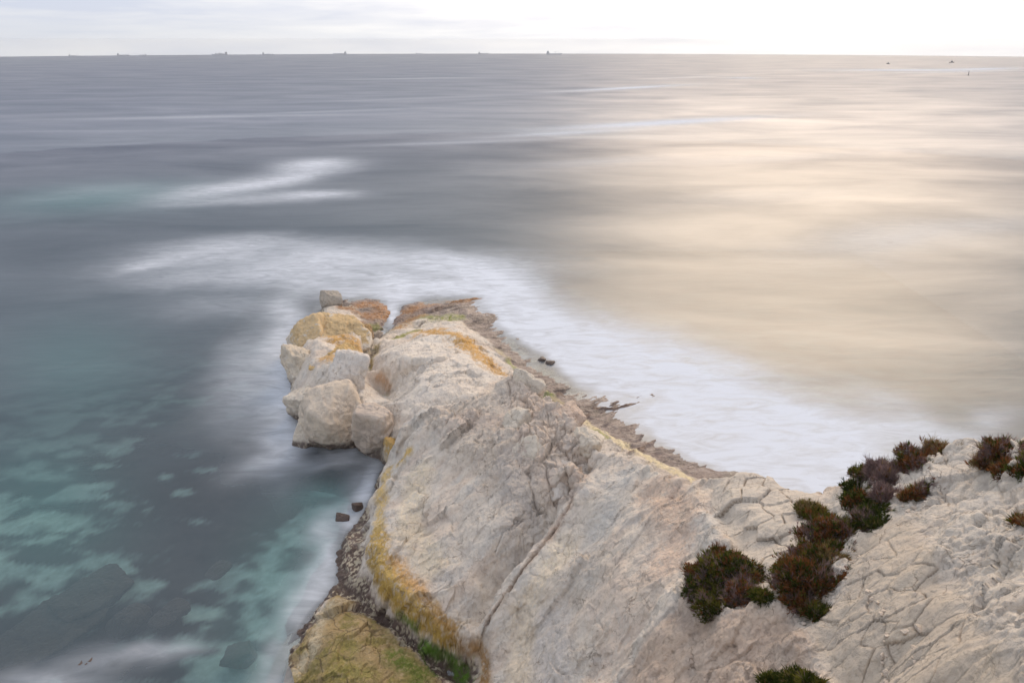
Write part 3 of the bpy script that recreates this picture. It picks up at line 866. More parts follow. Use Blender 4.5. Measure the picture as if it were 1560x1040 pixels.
FOAM_SHEEN = [  # u, v, ru, rv, strength, angle
    (560, 446, 60, 14, .5, 0), (690, 446, 70, 14, .6, 0), (790, 490, 60, 26, .7, -25), (870, 535, 70, 30, .75, -30), (960, 585, 80, 34, .8, -30), (860, 560, 60, 16, .6, -30), (800, 522, 50, 14, .55, -30), (930, 610, 60, 16, .5, -30), (1020, 665, 60, 20, .6, -30), (750, 480, 40, 14, .5, -20), (1040, 640, 80, 36, .8, -30), (1110, 690, 70, 36, .8, -25), (1240, 640, 160, 40, .5, -20), (1000, 500, 130, 30, .35, -20),
    (650, 392, 170, 16, .45, -2), (720, 412, 100, 22, .65, -8), (600, 425, 120, 20, .45, 0), (790, 440, 80, 26, .7, -12), (690, 438, 70, 12, .45, 0), (612, 442, 30, 26, .6, 0),
    (870, 487, 105, 32, .75, -18), (960, 540, 130, 40, .75, -18), (1060, 590, 140, 46, .82, -18), (1170, 640, 140, 48, .88, -18), (1260, 690, 110, 46, .8, -18), (1170, 710, 110, 34, .75, -15),
    (1370, 652, 90, 22, .45, -8), (1450, 668, 80, 14, .4, 0), (1535, 640, 60, 20, .4, 0), (1350, 610, 90, 25, .3, -20), (1100, 545, 110, 22, .3, -15),
    (430, 272, 100, 12, .62, 8), (478, 250, 60, 9, .7, 3), (335, 288, 110, 11, .35, 8), (480, 297, 60, 6, .55, 0), (380, 305, 110, 8, .35, 3), (150, 292, 120, 12, .12, 5),
    (350, 377, 150, 15, .46, 3), (240, 400, 110, 15, .42, 8), (180, 412, 50, 6, .3, 8), (300, 428, 130, 16, .36, 3), (440, 408, 120, 24, .46, 0), (540, 395, 90, 20, .42, 0), (470, 436, 70, 20, .3, 0), (330, 400, 60, 6, .3, 10),
    (440, 478, 38, 30, .45, 0), (432, 530, 26, 50, .55, 0), (418, 600, 30, 60, .6, 0), (415, 665, 26, 42, .5, 0), (360, 600, 40, 60, .22, 0), (395, 705, 60, 16, .32, 20), (350, 470, 100, 20, .2, 0), (385, 560, 40, 60, .25, 0),
    (500, 712, 60, 10, .3, 0),
    (550, 750, 18, 45, .6, 0), (535, 795, 22, 26, .45, 0), (500, 850, 20, 50, .5, 0), (482, 905, 26, 34, .4, 0), (448, 945, 20, 40, .35, 0), (420, 1010, 20, 60, .28, 0), (490, 800, 34, 22, .3, 40), (470, 905, 22, 60, .25, 0),
    (160, 1005, 120, 22, .2, 8), (40, 1035, 90, 16, .2, 0), (100, 1040, 100, 14, .15, 0), (250, 990, 60, 12, .25, 0), (600, 480, 12, 22, .9, 0), (582, 512, 8, 14, .8, 0),
    (1010, 187, 150, 4.2, .85, 3.2), (860, 203, 110, 3.2, .5, 3), (960, 134, 85, 1.8, .8, 3), (1132, 119, 28, 0.9, .6, 0), (1050, 118, 60, 0.8, .3, 2), (1390, 107, 120, 1.4, .8, 0), (1500, 105, 60, 1.2, .8, 1), (1450, 110, 90, .8, .4, 1),  # last three patches paint sun glints far out on the right
    (700, 217, 160, 2.6, .28, 2), (920, 246, 110, 6, .16, 3), (330, 178, 250, 2, .25, 1), (620, 120, 110, .8, .3, 1), (500, 170, 160, 1.6, .2, 2), (150, 200, 150, 2, .12, 0), (640, 150, 150, 1.4, .14, 2),
    (1360, 366, 130, 26, .22, 8), (1150, 300, 160, 12, .08, 4), (1480, 345, 100, 20, .12, 8), (1200, 240, 160, 6, .12, 3)]  # sun sheen on open water, painted as pale patches

azw = np.radians(np.concatenate([np.linspace(-180, -52, 20)[:-1], np.linspace(-52, 56, 860), np.linspace(56, 180, 20)[1:]]))
rw = np.concatenate([[0.5, 6, 10], np.exp(np.linspace(math.log(13), math.log(SEA_R), 820))])
A_, R_ = np.meshgrid(azw, rw)
sx, sy = (R_ * np.sin(A_)).ravel(), (R_ * np.cos(A_)).ravel()
tzs = np.where((sx > X0) & (sx < X1) & (sy > Y0) & (sy < Y1), sample(GB, sx, sy), -6)
bed_ = np.maximum(seabed_z(sx, sy), tzs)
dep = np.clip(-bed_, 0, 20)
# a wandering frame makes the drawn-out shapes of the long exposure
qx = sx + fbm(sx * 0.05, sy * 0.05, 0, 3, 601) * 4.0 * smooth(15, 60, R_.ravel()) + fbm(sx * 0.25, sy * 0.25, 0, 3, 603) * 0.9
qy = sy + fbm(sx * 0.05, sy * 0.05, 0, 3, 602) * 4.0 * smooth(15, 60, R_.ravel()) + fbm(sx * 0.25, sy * 0.25, 0, 3, 604) * 0.9
keepf = np.ones(len(sx))
for (u, v, ru, rv, I, an) in FOAM_SHEEN:
    far = v < 260
    keepf *= 1 - I * (splat(sx, sy, u, v, ru, rv, an) if far else splat(qx, qy, u, v, ru, rv, an))
foam = 1 - keepf  # surf together with the painted sheen and glints
shore = smooth(-2.6, -0.2, tzs) * (R_.ravel() > 12)
foam = np.maximum(foam, shore * 0.35 * (0.7 + 0.5 * fbm(sx * 0.6, sy * 0.6, 0, 3, 611)))
foam = np.clip(foam * 1.25, 0, 1) * (0.66 + 0.34 * smooth(-0.06, 0.16, dep + 0.13 * fbm((sx * dirp[0] + sy * dirp[1]) * 0.22, (-sx * dirp[1] + sy * dirp[0]) * 1.1, 0, 4, 621)))
body = 1 - np.exp(-dep / 2.6)
calm = splat(sx, sy, 450, 880, 90, 130) + splat(sx, sy, 500, 760, 50, 25) + 0.5 * splat(sx, sy, 380, 1010, 90, 60)
milk = np.clip(calm, 0, 1) * 0.55
teal = np.clip(0.40 * splat(sx, sy, 150, 300, 160, 22, 4) + 0.25 * splat(sx, sy, 120, 560, 130, 90) + 0.5 * splat(sx, sy, 60, 780, 130, 120) + milk, 0, 1)

m = bpy.data.materials.new('sea_water')
m.use_nodes = True
t = NT(m.node_tree)
pos = t.node('ShaderNodeNewGeometry').outputs['Position']
fo = t.node('ShaderNodeAttribute', attribute_name='foam').outputs['Fac']
bo = t.node('ShaderNodeAttribute', attribute_name='body').outputs['Fac']
te = t.node('ShaderNodeAttribute', attribute_name='teal').outputs['Fac']
strk = t.noise(t.scale(pos, (0.35, 1.05, 1), R(12)), 0.9, 8, 0.62, 1.2)
strk2 = t.noise(t.scale(pos, (0.28, 1.0, 1), R(-14)), 3.0, 6, 0.62, 0.6)
big = t.noise(t.scale(pos, (0.02, 0.05, 1), R(4)), 1.0, 6, 0.6, 0.5)
mod = t.math('ADD', t.math('MULTIPLY', strk, 0.80), t.math('MULTIPLY', strk2, 0.20))
modr = t.ramp(mod, [(0.30, 0.0), (0.70, 1.0)])
ff = t.math('MULTIPLY', fo, t.math('ADD', 0.62, t.math('MULTIPLY', modr, 0.62)), clamp=True)
ff = t.math('POWER', ff, 1.1)
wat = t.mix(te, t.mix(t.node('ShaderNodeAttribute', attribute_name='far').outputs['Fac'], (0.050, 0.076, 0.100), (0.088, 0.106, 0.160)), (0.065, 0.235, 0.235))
wat = t.mix(t.ramp(big, [(0.35, 0.0), (0.65, 1.0)]), wat, t.mix(1.0, wat, (1.35, 1.25, 1.2), 'MULTIPLY'))
wat = t.mix(modr, t.mix(1.0, wat, (0.9, 0.9, 0.9), 'MULTIPLY'), wat)
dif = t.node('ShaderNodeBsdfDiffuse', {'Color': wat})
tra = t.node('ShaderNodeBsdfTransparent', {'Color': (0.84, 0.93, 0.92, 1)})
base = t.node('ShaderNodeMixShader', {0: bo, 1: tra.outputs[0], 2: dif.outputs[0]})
swell = t.noise(t.scale(pos, (0.10, 0.32, 1), R(6)), 1.0, 7, 0.6, 0.6)
bp = t.node('ShaderNodeBump', {'Strength': 0.35, 'Distance': 0.25, 'Height': swell})
glo = t.node('ShaderNodeBsdfGlossy', {'Color': (1, 1, 1, 1), 'Roughness': 0.36, 'Normal': bp.outputs[0]})
fre = t.node('ShaderNodeFresnel', {'IOR': 1.33, 'Normal': bp.outputs[0]})
gf = t.math('MULTIPLY', t.math('POWER', fre.outputs[0], 0.35), 0.21, clamp=True)
gf = t.math('MULTIPLY', gf, t.math('ADD', 0.62, t.math('MULTIPLY', t.ramp(big, [(0.3, 0.0), (0.7, 1.0)]), 0.55)))
gf = t.math('MULTIPLY', gf, t.math('SUBTRACT', 1.0, t.math('MULTIPLY', t.node('ShaderNodeAttribute', attribute_name='offshore').outputs['Fac'], 0.42)))
sur = t.node('ShaderNodeMixShader', {0: gf, 1: base.outputs[0], 2: glo.outputs[0]})
fd = t.node('ShaderNodeBsdfDiffuse', {'Color': (0.66, 0.69, 0.745, 1)})
out = t.node('ShaderNodeMixShader', {0: ff, 1: sur.outputs[0], 2: fd.outputs[0]})
t.node('ShaderNodeOutputMaterial', {0: out.outputs[0]})
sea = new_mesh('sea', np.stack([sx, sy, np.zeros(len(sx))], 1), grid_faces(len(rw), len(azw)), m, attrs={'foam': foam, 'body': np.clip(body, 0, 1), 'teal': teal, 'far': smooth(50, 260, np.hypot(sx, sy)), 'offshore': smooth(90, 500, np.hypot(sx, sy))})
tag(sea, 'calm misty sea smoothed by a long exposure, white surf round the rocks', kind='structure')

# sea bed
abz = np.radians(np.linspace(-62, 60, 420))
rb = np.exp(np.linspace(math.log(10), math.log(260), 420))
A_, R_ = np.meshgrid(abz, rb)
bx_, by_ = (R_ * np.sin(A_)).ravel(), (R_ * np.cos(A_)).ravel()
bz_ = seabed_z(bx_, by_)
dens = np.zeros(len(bx_)) + 0.05
for (u, v, ru, rv, I) in [(300, 640, 170, 110, .55), (250, 780, 120, 70, .4), (130, 930, 140, 50, .35), (60, 1000, 120, 50, .3), (400, 760, 70, 30, .25), (430, 640, 60, 80, .3), (60, 850, 60, 60, .2),
                          (450, 880, 90, 100, -.75), (500, 750, 50, 30, -.5), (300, 900, 80, 40, -.25), (170, 850, 80, 30, -.2), (330, 1010, 110, 30, -.35), (60, 660, 90, 60, -.1)]:
    dens += I * splat(bx_, by_, u, v, ru, rv)
pn = fbm(bx_ * 0.55, by_ * 1.0, 0, 3, 651, 0.5)
rockm = smooth(-0.32, 0.30, dens + pn * 1.15 - 0.02)

CB = np.array([0.50, 0.66, 0.61]) * (1 - rockm[:, None]) + np.array([0.055, 0.045, 0.045]) * rockm[:, None]
CB *= (1 + 0.25 * fbm(bx_ * 2, by_ * 2, 0, 3, 655))[:, None]
m = simple_material('sea_bed', (0.3, 0.3, 0.3), 0.9)
t = NT(m.node_tree)
cc = t.node('ShaderNodeAttribute', attribute_name='Col').outputs['Color']
nn = t.noise(t.node('ShaderNodeNewGeometry').outputs['Position'], 1.3, 7, 0.65)
cc = t.mix(t.ramp(nn, [(0.3, 0.0), (0.7, 1.0)]), t.mix(1.0, cc, (0.7, 0.7, 0.72), 'MULTIPLY'), t.mix(1.0, cc, (1.25, 1.2, 1.2), 'MULTIPLY'))
t.node('ShaderNodeOutputMaterial', {0: t.node('ShaderNodeBsdfDiffuse', {'Color': cc}).outputs[0]})
bedo = new_mesh('sea_bed', np.stack([bx_, by_, bz_], 1), grid_faces(420, 420), m, attrs={'Col': np.clip(CB, 0.01, 0.8)})
tag(bedo, 'pale sand and dark weedy rock under the shallow water', kind='structure')

# ------------------------------------------------------------------ boulders
import bmesh
bmi = bmesh.new()
bmesh.ops.create_icosphere(bmi, subdivisions=6, radius=1.0)
ICO_V = np.array([v.co[:] for v in bmi.verts])
ICO_F = np.array([[v.index for v in f.verts] for f in bmi.faces])
bmi.free()
bmi = bmesh.new()
bmesh.ops.create_icosphere(bmi, subdivisions=4, radius=1.0)
ICO4_V = np.array([v.co[:] for v in bmi.verts])
ICO4_F = np.array([[v.index for v in f.verts] for f in bmi.faces])
bmi.free()
M_BOULD = rock_material('boulder_stone', 0.9)


def boulder(name, c, size, rot, seed, col, label, cat='boulder', group=None, kind=None, ncut=11, round_=20, rough=0.07, stain=(), fine=True, weed=0.35, parent=None, topcol=None):
    """a stone of planed faces, softened and roughened; size = half axes in metres"""
    rs = np.random.RandomState(seed)
    n = rs.normal(size=(ncut, 3))
    n /= np.linalg.norm(n, axis=1, keepdims=True)
    h = 0.72 + rs.rand(ncut) * 0.28
    n = np.vstack([n, [(0, 0, 1), (0, 0, -1), (1, 0, 0), (-1, 0, 0), (0, 1, 0), (0, -1, 0)]])
    h = np.concatenate([h, np.full(6, 0.97)])
    D, F = (ICO_V, ICO_F) if fine else (ICO4_V, ICO4_F)
    k = np.clip(D @ n.T, 0.02, None) / h[None]
    r = 1.0 / (np.sum(k ** round_, axis=1) ** (1.0 / round_))
    Pn = D * r[:, None] * np.array(size)
    s = float(np.mean(size))
    q = Pn + seed * 3.1
    f = fbm(q[:, 0] / s * 1.2, q[:, 1] / s * 1.2, q[:, 2] / s * 1.2, 4, seed) * 0.16 * s
    f += ridged(q[:, 0] * 1.6, q[:, 1] * 1.6, q[:, 2] * 1.6, 4, seed + 3) * rough * min(1, s)
    f += fbm(q[:, 0] * 6, q[:, 1] * 6, q[:, 2] * 6, 3, seed + 5) * rough * 0.5 * min(1, s)
    f -= (1 - smooth(0.0, 0.05, np.abs(fbm(q[:, 0] * .9, q[:, 1] * .9, q[:, 2] * .5, 4, seed + 21)))) * rough * 0.8 * min(1, s)
    beds = ((q[:, 2] * 0.9 + q[:, 0] * 0.4) * 1.4 + fbm(q[:, 0] * .6, q[:, 1] * .6, q[:, 2] * .6, 2, seed)) % 1.0
    f += (beds - 0.5) * rough * 0.9 * min(1, s)
    Pn = Pn + D * f[:, None]
    rx, ry, rz = [R(a) for a in rot]
    Mx = np.array([[1, 0, 0], [0, math.cos(rx), -math.sin(rx)], [0, math.sin(rx), math.cos(rx)]])
    My = np.array([[math.cos(ry), 0, math.sin(ry)], [0, 1, 0], [-math.sin(ry), 0, math.cos(ry)]])
    Mz = np.array([[math.cos(rz), -math.sin(rz), 0], [math.sin(rz), math.cos(rz), 0], [0, 0, 1]])
    Pn = Pn @ (Mz @ My @ Mx).T
    Wd = Pn + np.array(c)
    na = fbm(Wd[:, 0] * 1.6, Wd[:, 1] * 1.6, Wd[:, 2] * 1.6, 4, seed + 9)
    nb = fbm(Wd[:, 0] * 7, Wd[:, 1] * 7, Wd[:, 2] * 7, 3, seed + 11)
    Cc = np.tile(np.array(col, float), (len(Wd), 1)) * (1 + 0.12 * na)[:, None]

    def put(mk, cl):
        nonlocal Cc
        mk = np.clip(mk, 0, 1)[:, None]
        Cc = Cc * (1 - mk) + np.array(cl) * mk
    put(smooth(0.0, 0.5, nb) * 0.35, (0.36, 0.32, 0.29))
    if topcol is not None:
        nrm_ = Pn / (np.array(size) ** 2)
        nrm_ /= np.linalg.norm(nrm_, axis=1, keepdims=True)
        put(smooth(0.25, 0.6, nrm_[:, 2] + na * 0.9 + nb * 0.5) * topcol[1], np.array(topcol[0])[None, :] * (1 + 0.35 * nb)[:, None])
    for (su, sv, sr, sc) in stain:
        p = at(su, sv, c[2] + size[2] * 0.4)
        rm = sr * np.linalg.norm(p - np.array([0, 0, H])) / FPX
        put((1 - smooth(0.5, 1.1, np.linalg.norm(Wd - p, axis=1) / rm + na * 0.5)) * 0.85, sc)
    zz = Wd[:, 2] + na * 0.3
    put((1 - smooth(weed, weed + 0.35, zz)) * 0.92, (0.08, 0.058, 0.05))
    put((1 - smooth(weed + .2, weed + 0.6, zz)) * smooth(0.05, .3, nb) * (0.4 if weed < 0.9 else 0.0), (0.44, 0.40, 0.33))
    o = new_mesh(name, Pn, F, M_BOULD, attrs={'Col': np.clip(Cc * TINT, 0.01, 0.8), 'wet': 1 - smooth(0.2, 0.7, zz)}, parent=parent)
    o.location = c
    if label:
        tag(o, label, cat, group, kind)
    return o


def bpx(u, v, z, wpx, hpx=None, deep=1.0):
    """centre and half size of a stone that is wpx by hpx in the photograph, sitting at height z"""
    p = at(u, v, z)
    s = np.linalg.norm(p - np.array([0, 0, H])) / FPX
    hpx = hpx or wpx
    return p, s * wpx / 2, s * hpx / 2


CREAM, BEIGE, GREYW = (0.55, 0.51, 0.45), (0.50, 0.44, 0.37), (0.58, 0.55, 0.52)
OC = (0.47, 0.31, 0.10)


def stone(u, v, z, wpx, hpx, rot, seed, col, label, depth=1.0, hz=None, **k):
    p, hw, hh = bpx(u, v, z, wpx, hpx)
    return boulder(k.pop('name', 'boulder'), p, (hw, hw * depth, hh if hz is None else hh * hz), rot, seed, col, label, **k)


stone(504, 459, 0.9, 32, 26, (10, 12, 20), 3, (0.36, 0.33, 0.29), 'small grey-brown boulder at the far left tip of the headland, beside the surf', weed=0.3)
# the leaning stone and its neighbours by the inner shore
stone(508, 644, 1.0, 106, 120, (14, -12, 30), 12, (0.54, 0.48, 0.41), 'big beige boulder with a rounded front, standing in the water below the white knob', round_=16, ncut=12, rough=0.08, stain=[(488, 640, 12, OC)], weed=0.45, depth=0.95)
stone(530, 580, 2.55, 58, 92, (-14, 16, 14), 14, GREYW, 'upright white rounded stone leaning on top of the big beige boulder', round_=14, ncut=10, rough=0.08, weed=-2, depth=1.2)
stone(578, 655, 1.5, 64, 92, (5, 10, -10), 18, (0.47, 0.41, 0.36), 'knobbly grey-pink boulder right of the big beige boulder, ochre weed at its foot', rough=0.09, stain=[(600, 700, 16, (0.36, 0.25, 0.06))], weed=0.2)
stone(602, 690, 1.1, 36, 40, (5, 20, 40), 19, (0.42, 0.36, 0.27), 'small boulder coated in ochre weed at the foot of the knobbly boulder', rough=0.08, weed=0.2, topcol=((0.40, 0.26, 0.07), 0.8))
for (u, v, z, wp, hp, rot, sd, tc_, lb) in [
        (476, 526, 1.2, 70, 58, (16, -16, 30), 21, 0.6, 'rounded pale block with an ochre top, uppermost on the left shore of the outer rock'),
        (464, 566, 0.9, 54, 60, (10, 8, 32), 22, 0.15, 'pale rounded block on the left shore, second below the ochre-topped one'),
        (508, 556, 1.9, 66, 40, (10, 4, -12), 23, 0.8, 'low ochre-stained block just above the upright white stone'),
        (482, 612, 0.8, 54, 60, (14, -10, -30), 24, 0.0, 'grey fractured block on the left shore above the big beige boulder'),
        (468, 660, 0.6, 34, 44, (10, 20, 20), 25, 0.0, 'small pale stone leaning on the left foot of the big beige boulder'),
        (528, 512, 1.6, 80, 46, (4, 2, 14), 26, 0.65, 'broad ochre-covered hump in the middle of the outer rock'),
        (556, 505, 0.9, 24, 20, (4, 2, 14), 27, 0.3, 'small brown stone beside the narrow surf channel')]:
    stone(u, v, z, wp, hp, rot, sd, CREAM if sd != 27 else (0.26, 0.18, 0.11), lb, rough=0.13 if sd != 25 else 0.05, round_=26, ncut=13, depth=1.2, weed=0.25, topcol=(OC, tc_) if tc_ else None)
# teeth of the broken crest
for (u, v, z, wp, dp, hp, rot, sd, cl_, lb) in [
        (797, 602, 4.7, 30, 1.8, 70, (10, 14, 30), 31, CREAM, 'narrow white tooth of rock at the top left end of the broken crest'),
        (786, 652, 4.6, 40, 1.6, 56, (-20, -14, 30), 32, CREAM, 'pale angular stone just below the white tooth on the crest'),
        (855, 648, 5.2, 50, 1.2, 62, (12, 30, 30), 33, (0.50, 0.41, 0.35), 'pointed pinkish block with a flat front on the crest'),
        (893, 678, 5.45, 48, 1.2, 40, (0, 34, 20), 34, CREAM, 'low pale wedge on the crest, right of the pointed pinkish block'),
        (808, 716, 4.3, 60, 1.5, 54, (24, -18, 20), 36, CREAM, 'pale flat slab lying against the lower part of the broken rib'),
        (846, 738, 4.3, 52, 1.7, 66, (14, 22, 12), 37, GREYW, 'cracked white block at the lower end of the broken rib, above the brown seam'),
        (830, 690, 4.7, 56, 1.8, 60, (14, -16, 40), 38, (0.51, 0.44, 0.385), 'broad pinkish slab forming the middle of the broken rib')]:
    stone(u, v, z, wp, hp, rot, sd, cl_, lb, depth=dp, round_=30, ncut=12, rough=0.10, weed=-3)
# stones in the surf and on the shore
for (u, v, z, wp, hp, sd, lb) in [
        (522, 790, -0.1, 20, 16, 41, 'small dark weedy stone in the surf, left of the further slab'),
        (545, 772, 0.05, 16, 16, 42, 'dark stone at the foot of the further slab, topmost in the cove'),
        (826, 548, 0.0, 12, 7, 43, 'small dark stone awash on the rock shelf, left one of the pair'),
        (838, 553, 0.0, 14, 7, 44, 'small dark stone awash on the rock shelf, right one of the pair'),
        (368, 998, -1.0, 44, 30, 45, 'round dark boulder just under the teal water near the algae-covered rock'),
        (120, 1024, -0.5, 40, 24, 46, 'dark stone breaking the surface in the foam at the bottom left')]:
    stone(u, v, z, wp, hp, (5, 8, sd * 20), sd, (0.16, 0.12, 0.11), lb, fine=False, weed=1.0)
for (u, v, wp, hp, sd, lb) in [
        (140, 908, 110, 46, 51, 'long dark submerged boulder in the lower left shallows'),
        (197, 940, 56, 40, 52, 'oval dark submerged boulder beside the long one'),
        (258, 935, 50, 26, 53, 'low dark submerged boulder between the oval one and the teal cove'),
        (72, 930, 46, 26, 54, 'dark submerged boulder left of the long one'),
        (190, 1010, 50, 26, 55, 'dark submerged boulder below the oval one, half lost in foam'),
        (300, 640, 80, 14, 56, 'flat dark submerged reef far off the beige boulder'),
        (330, 870, 40, 18, 57, 'faint dark submerged boulder at the edge of the teal cove'),
        (60, 975, 150, 30, 58, 'broad dark submerged reef at the bottom left corner')]:
    stone(u, v, -0.95, wp, hp, (5, 4, 12 + sd), sd, (0.12, 0.085, 0.08), lb, depth=0.6, hz=0.5, fine=True, round_=5, ncut=5, weed=1.0, group='boulders under the shallow water', name='submerged_boulder')

# ------------------------------------------------------------------ loose chips on the cliff top
rs = np.random.RandomState(77)
protos = []
for path, n_ in (([(1285, 800), (1300, 850), (1275, 905)], 12), ([(1312, 880), (1335, 930), (1350, 985), (1358, 1038)], 20), ([(1400, 900), (1385, 960), (1405, 1010)], 8), ([(1235, 940), (1262, 925), (1290, 880)], 8), ([(1340, 775), (1385, 765), (1410, 735)], 8)):
    for k in range(n_):
        f = rs.rand() * (len(path) - 1)
        i = int(f)
        u = path[i][0] + (path[i + 1][0] - path[i][0]) * (f - i) + rs.normal() * 7
        v = path[i][1] + (path[i + 1][1] - path[i][1]) * (f - i) + rs.normal() * 5
        g = hit(u, v)
        sz = 0.035 + 0.06 * rs.rand() ** 2
        if len(protos) < 4:
            o = boulder('stone_chip', (0, 0, 0), (1, 0.8, 0.55), (0, 0, 0), 90 + len(protos), (0.56, 0.50, 0.44), None, fine=False, round_=24, rough=0.05, weed=-9)
            protos.append(o)
        else:
            o = protos[rs.randint(4)].copy()
            COL.objects.link(o)
        o.location = (g[0], g[1], ground(g[0], g[1]) + sz * 0.3)
        o.scale = (sz, sz, sz)
        o.rotation_euler = (rs.normal() * 0.3, rs.normal() * 0.3, rs.rand() * 6.28)
        tag(o, 'small pale stone chip lying loose on the cracked cliff-top slab', 'stone', 'loose stone chips on the cliff top')

# ------------------------------------------------------------------ shrubs
m = bpy.data.materials.new('heath_leaves')
m.use_nodes = True
t = NT(m.node_tree)
cc = t.node('ShaderNodeAttribute', attribute_name='Col').outputs['Color']
b1 = t.node('ShaderNodeBsdfDiffuse', {'Color': cc})
b2 = t.node('ShaderNodeBsdfTranslucent', {'Color': cc})
t.node('ShaderNodeOutputMaterial', {0: t.node('ShaderNodeMixShader', {0: 0.3, 1: b1.outputs[0], 2: b2.outputs[0]}).outputs[0]})
M_LEAF = m
M_TWIG = simple_material('dry_twigs', (0.11, 0.085, 0.075), 0.9)
GRE, OLI, RUS, MAU, TAN = (0.050, 0.066, 0.014), (0.13, 0.125, 0.025), (0.19, 0.08, 0.03), (0.22, 0.155, 0.15), (0.26, 0.19, 0.09)


def shrub(label, lobes, pal, seed, tall=0.75):
    """lobes = (u, v, radius in photo pixels); pal = weights for green, olive, rust, mauve, tan"""
    rs = np.random.RandomState(seed)
    cs = []
    for (u, v, rp) in lobes:
        g = hit(u, v + rp * 0.35)
        rm = rp * np.linalg.norm(g - np.array([0, 0, H])) / FPX
        cs.append((g[0], g[1], ground(g[0], g[1]) - 0.02, rm))
    base = cs[0]
    root = empty('heath_shrub', (base[0], base[1], base[2]))
    tag(root, label, 'shrub', 'low heath shrubs on the cliff top')
    Vv, Ff, Cc = [], [], []
    TV, TF = [], []
    cols = np.array([GRE, OLI, RUS, MAU, TAN])
    pw = np.array(pal, float) / sum(pal)
    for (x, y, z, rm) in cs:
        lobe_pick = rs.choice(5, p=pw, size=3)
        n = int(950 * rm * rm * 2 * math.pi) + 60
        th, ph = rs.rand(n) * 2 * math.pi, np.arccos(rs.rand(n) * 1.12 - 0.12)
        d = np.stack([np.sin(ph) * np.cos(th), np.sin(ph) * np.sin(th), np.cos(ph)], 1)
        lump = 1 + 0.48 * vnoise(d[:, 0] * 2.6 + x * 5, d[:, 1] * 2.6, d[:, 2] * 2.6 + seed, 7) + 0.12 * rs.randn(n)
        rr_ = rm * lump * (0.72 + 0.28 * rs.rand(n) ** 0.5)
        pos_ = np.array([x, y, z]) + d * rr_[:, None] * np.array([1, 1, tall])
        for k in range(n):
            gz_ = ground(pos_[k, 0], pos_[k, 1])
            if pos_[k, 2] < gz_:
                pos_[k, 2] = gz_ + 0.02 * rs.rand()
        cn = vnoise(pos_[:, 0] * 5, pos_[:, 1] * 5, pos_[:, 2] * 5, seed + 2)
        pick = np.where(cn > 0.12, lobe_pick[0], np.where(cn < -0.2, lobe_pick[1], lobe_pick[2]))
        rnd = rs.rand(n) < 0.3
        pick = np.where(rnd, rs.choice(5, p=pw, size=n), pick)
        nb_ = 7
        for k in range(n):
            col = cols[pick[k]] * (0.7 + 0.7 * rs.rand())
            dead = pick[k] >= 3
            ax = d[k] * 0.8 + np.array([0, 0, 0.75]) + rs.randn(3) * 0.22
            ax /= np.linalg.norm(ax)
            L0 = (0.075 + 0.05 * rs.rand() + 0.11 * (rs.rand() < 0.12)) * (1.25 if dead else 1.0)
            wd = 0.0042 if dead else 0.0085
            dirs = ax + rs.randn(nb_, 3) * 0.36
            dirs /= np.linalg.norm(dirs, axis=1, keepdims=True)
            side = np.cross(dirs, rs.randn(nb_, 3))
            side /= np.linalg.norm(side, axis=1, keepdims=True) + 1e-9
            p0 = pos_[k] - ax * 0.03
            Ls = L0 * (0.6 + 0.6 * rs.rand(nb_))[:, None]
            a = p0 + side * wd * 0.5
            b = p0 - side * wd * 0.5
            m1 = p0 + dirs * Ls * 0.6 + side * wd
            m2 = p0 + dirs * Ls * 0.6 - side * wd
            tp = p0 + dirs * Ls
            i0 = len(Vv) * 5 * nb_
            Vv.append(np.stack([a, b, m2, m1, tp], 1).reshape(-1, 3))
            Cc.append(np.tile(col, (5 * nb_, 1)) * np.repeat(0.8 + 0.4 * rs.rand(nb_), 5)[:, None])
        # stems fanning from the foot
        for k in range(int(26 * rm / 0.3)):
            th_ = rs.rand() * 2 * math.pi
            e_ = np.array([x + math.cos(th_) * rm * 0.9 * rs.rand(), y + math.sin(th_) * rm * 0.9 * rs.rand(), z + rm * tall * (0.3 + 0.6 * rs.rand())])
            s_ = np.array([base[0], base[1], base[2] - 0.05]) if k % 3 == 0 else np.array([x, y, z - 0.05])
            q = [s_, (s_ + e_) / 2 + rs.randn(3) * 0.04, e_]
            for j in range(2):
                u_ = q[j + 1] - q[j]
                n1 = np.cross(u_, (0.3, 0.5, 0.8)); n1 /= np.linalg.norm(n1) + 1e-9
                n2 = np.cross(u_, n1); n2 /= np.linalg.norm(n2) + 1e-9
                i0 = len(TV)
                for (pp, rr2) in ((q[j], 0.010 - 0.003 * j), (q[j + 1], 0.007 - 0.003 * j)):
                    for q_ in range(4):
                        a_ = q_ * math.pi / 2
                        TV.append(pp + (n1 * math.cos(a_) + n2 * math.sin(a_)) * rr2)
                for q_ in range(4):
                    TF.append((i0 + q_, i0 + (q_ + 1) % 4, i0 + 4 + (q_ + 1) % 4, i0 + 4 + q_))
    VV = np.concatenate(Vv) - np.array(base[:3])
    nq = len(VV) // 5
    ii = np.arange(nq)[:, None] * 5
    F3 = np.concatenate([ii + np.array([[0, 1, 2]]), ii + np.array([[0, 2, 3]]), ii + np.array([[3, 2, 4]])])
    new_mesh('foliage', VV, F3, M_LEAF, smooth_shade=False, attrs={'Col': np.clip(np.concatenate(Cc), 0, 1)}, parent=root)
    new_mesh('stems', np.array(TV) - np.array(base[:3]), TF, M_TWIG, parent=root)
    return root


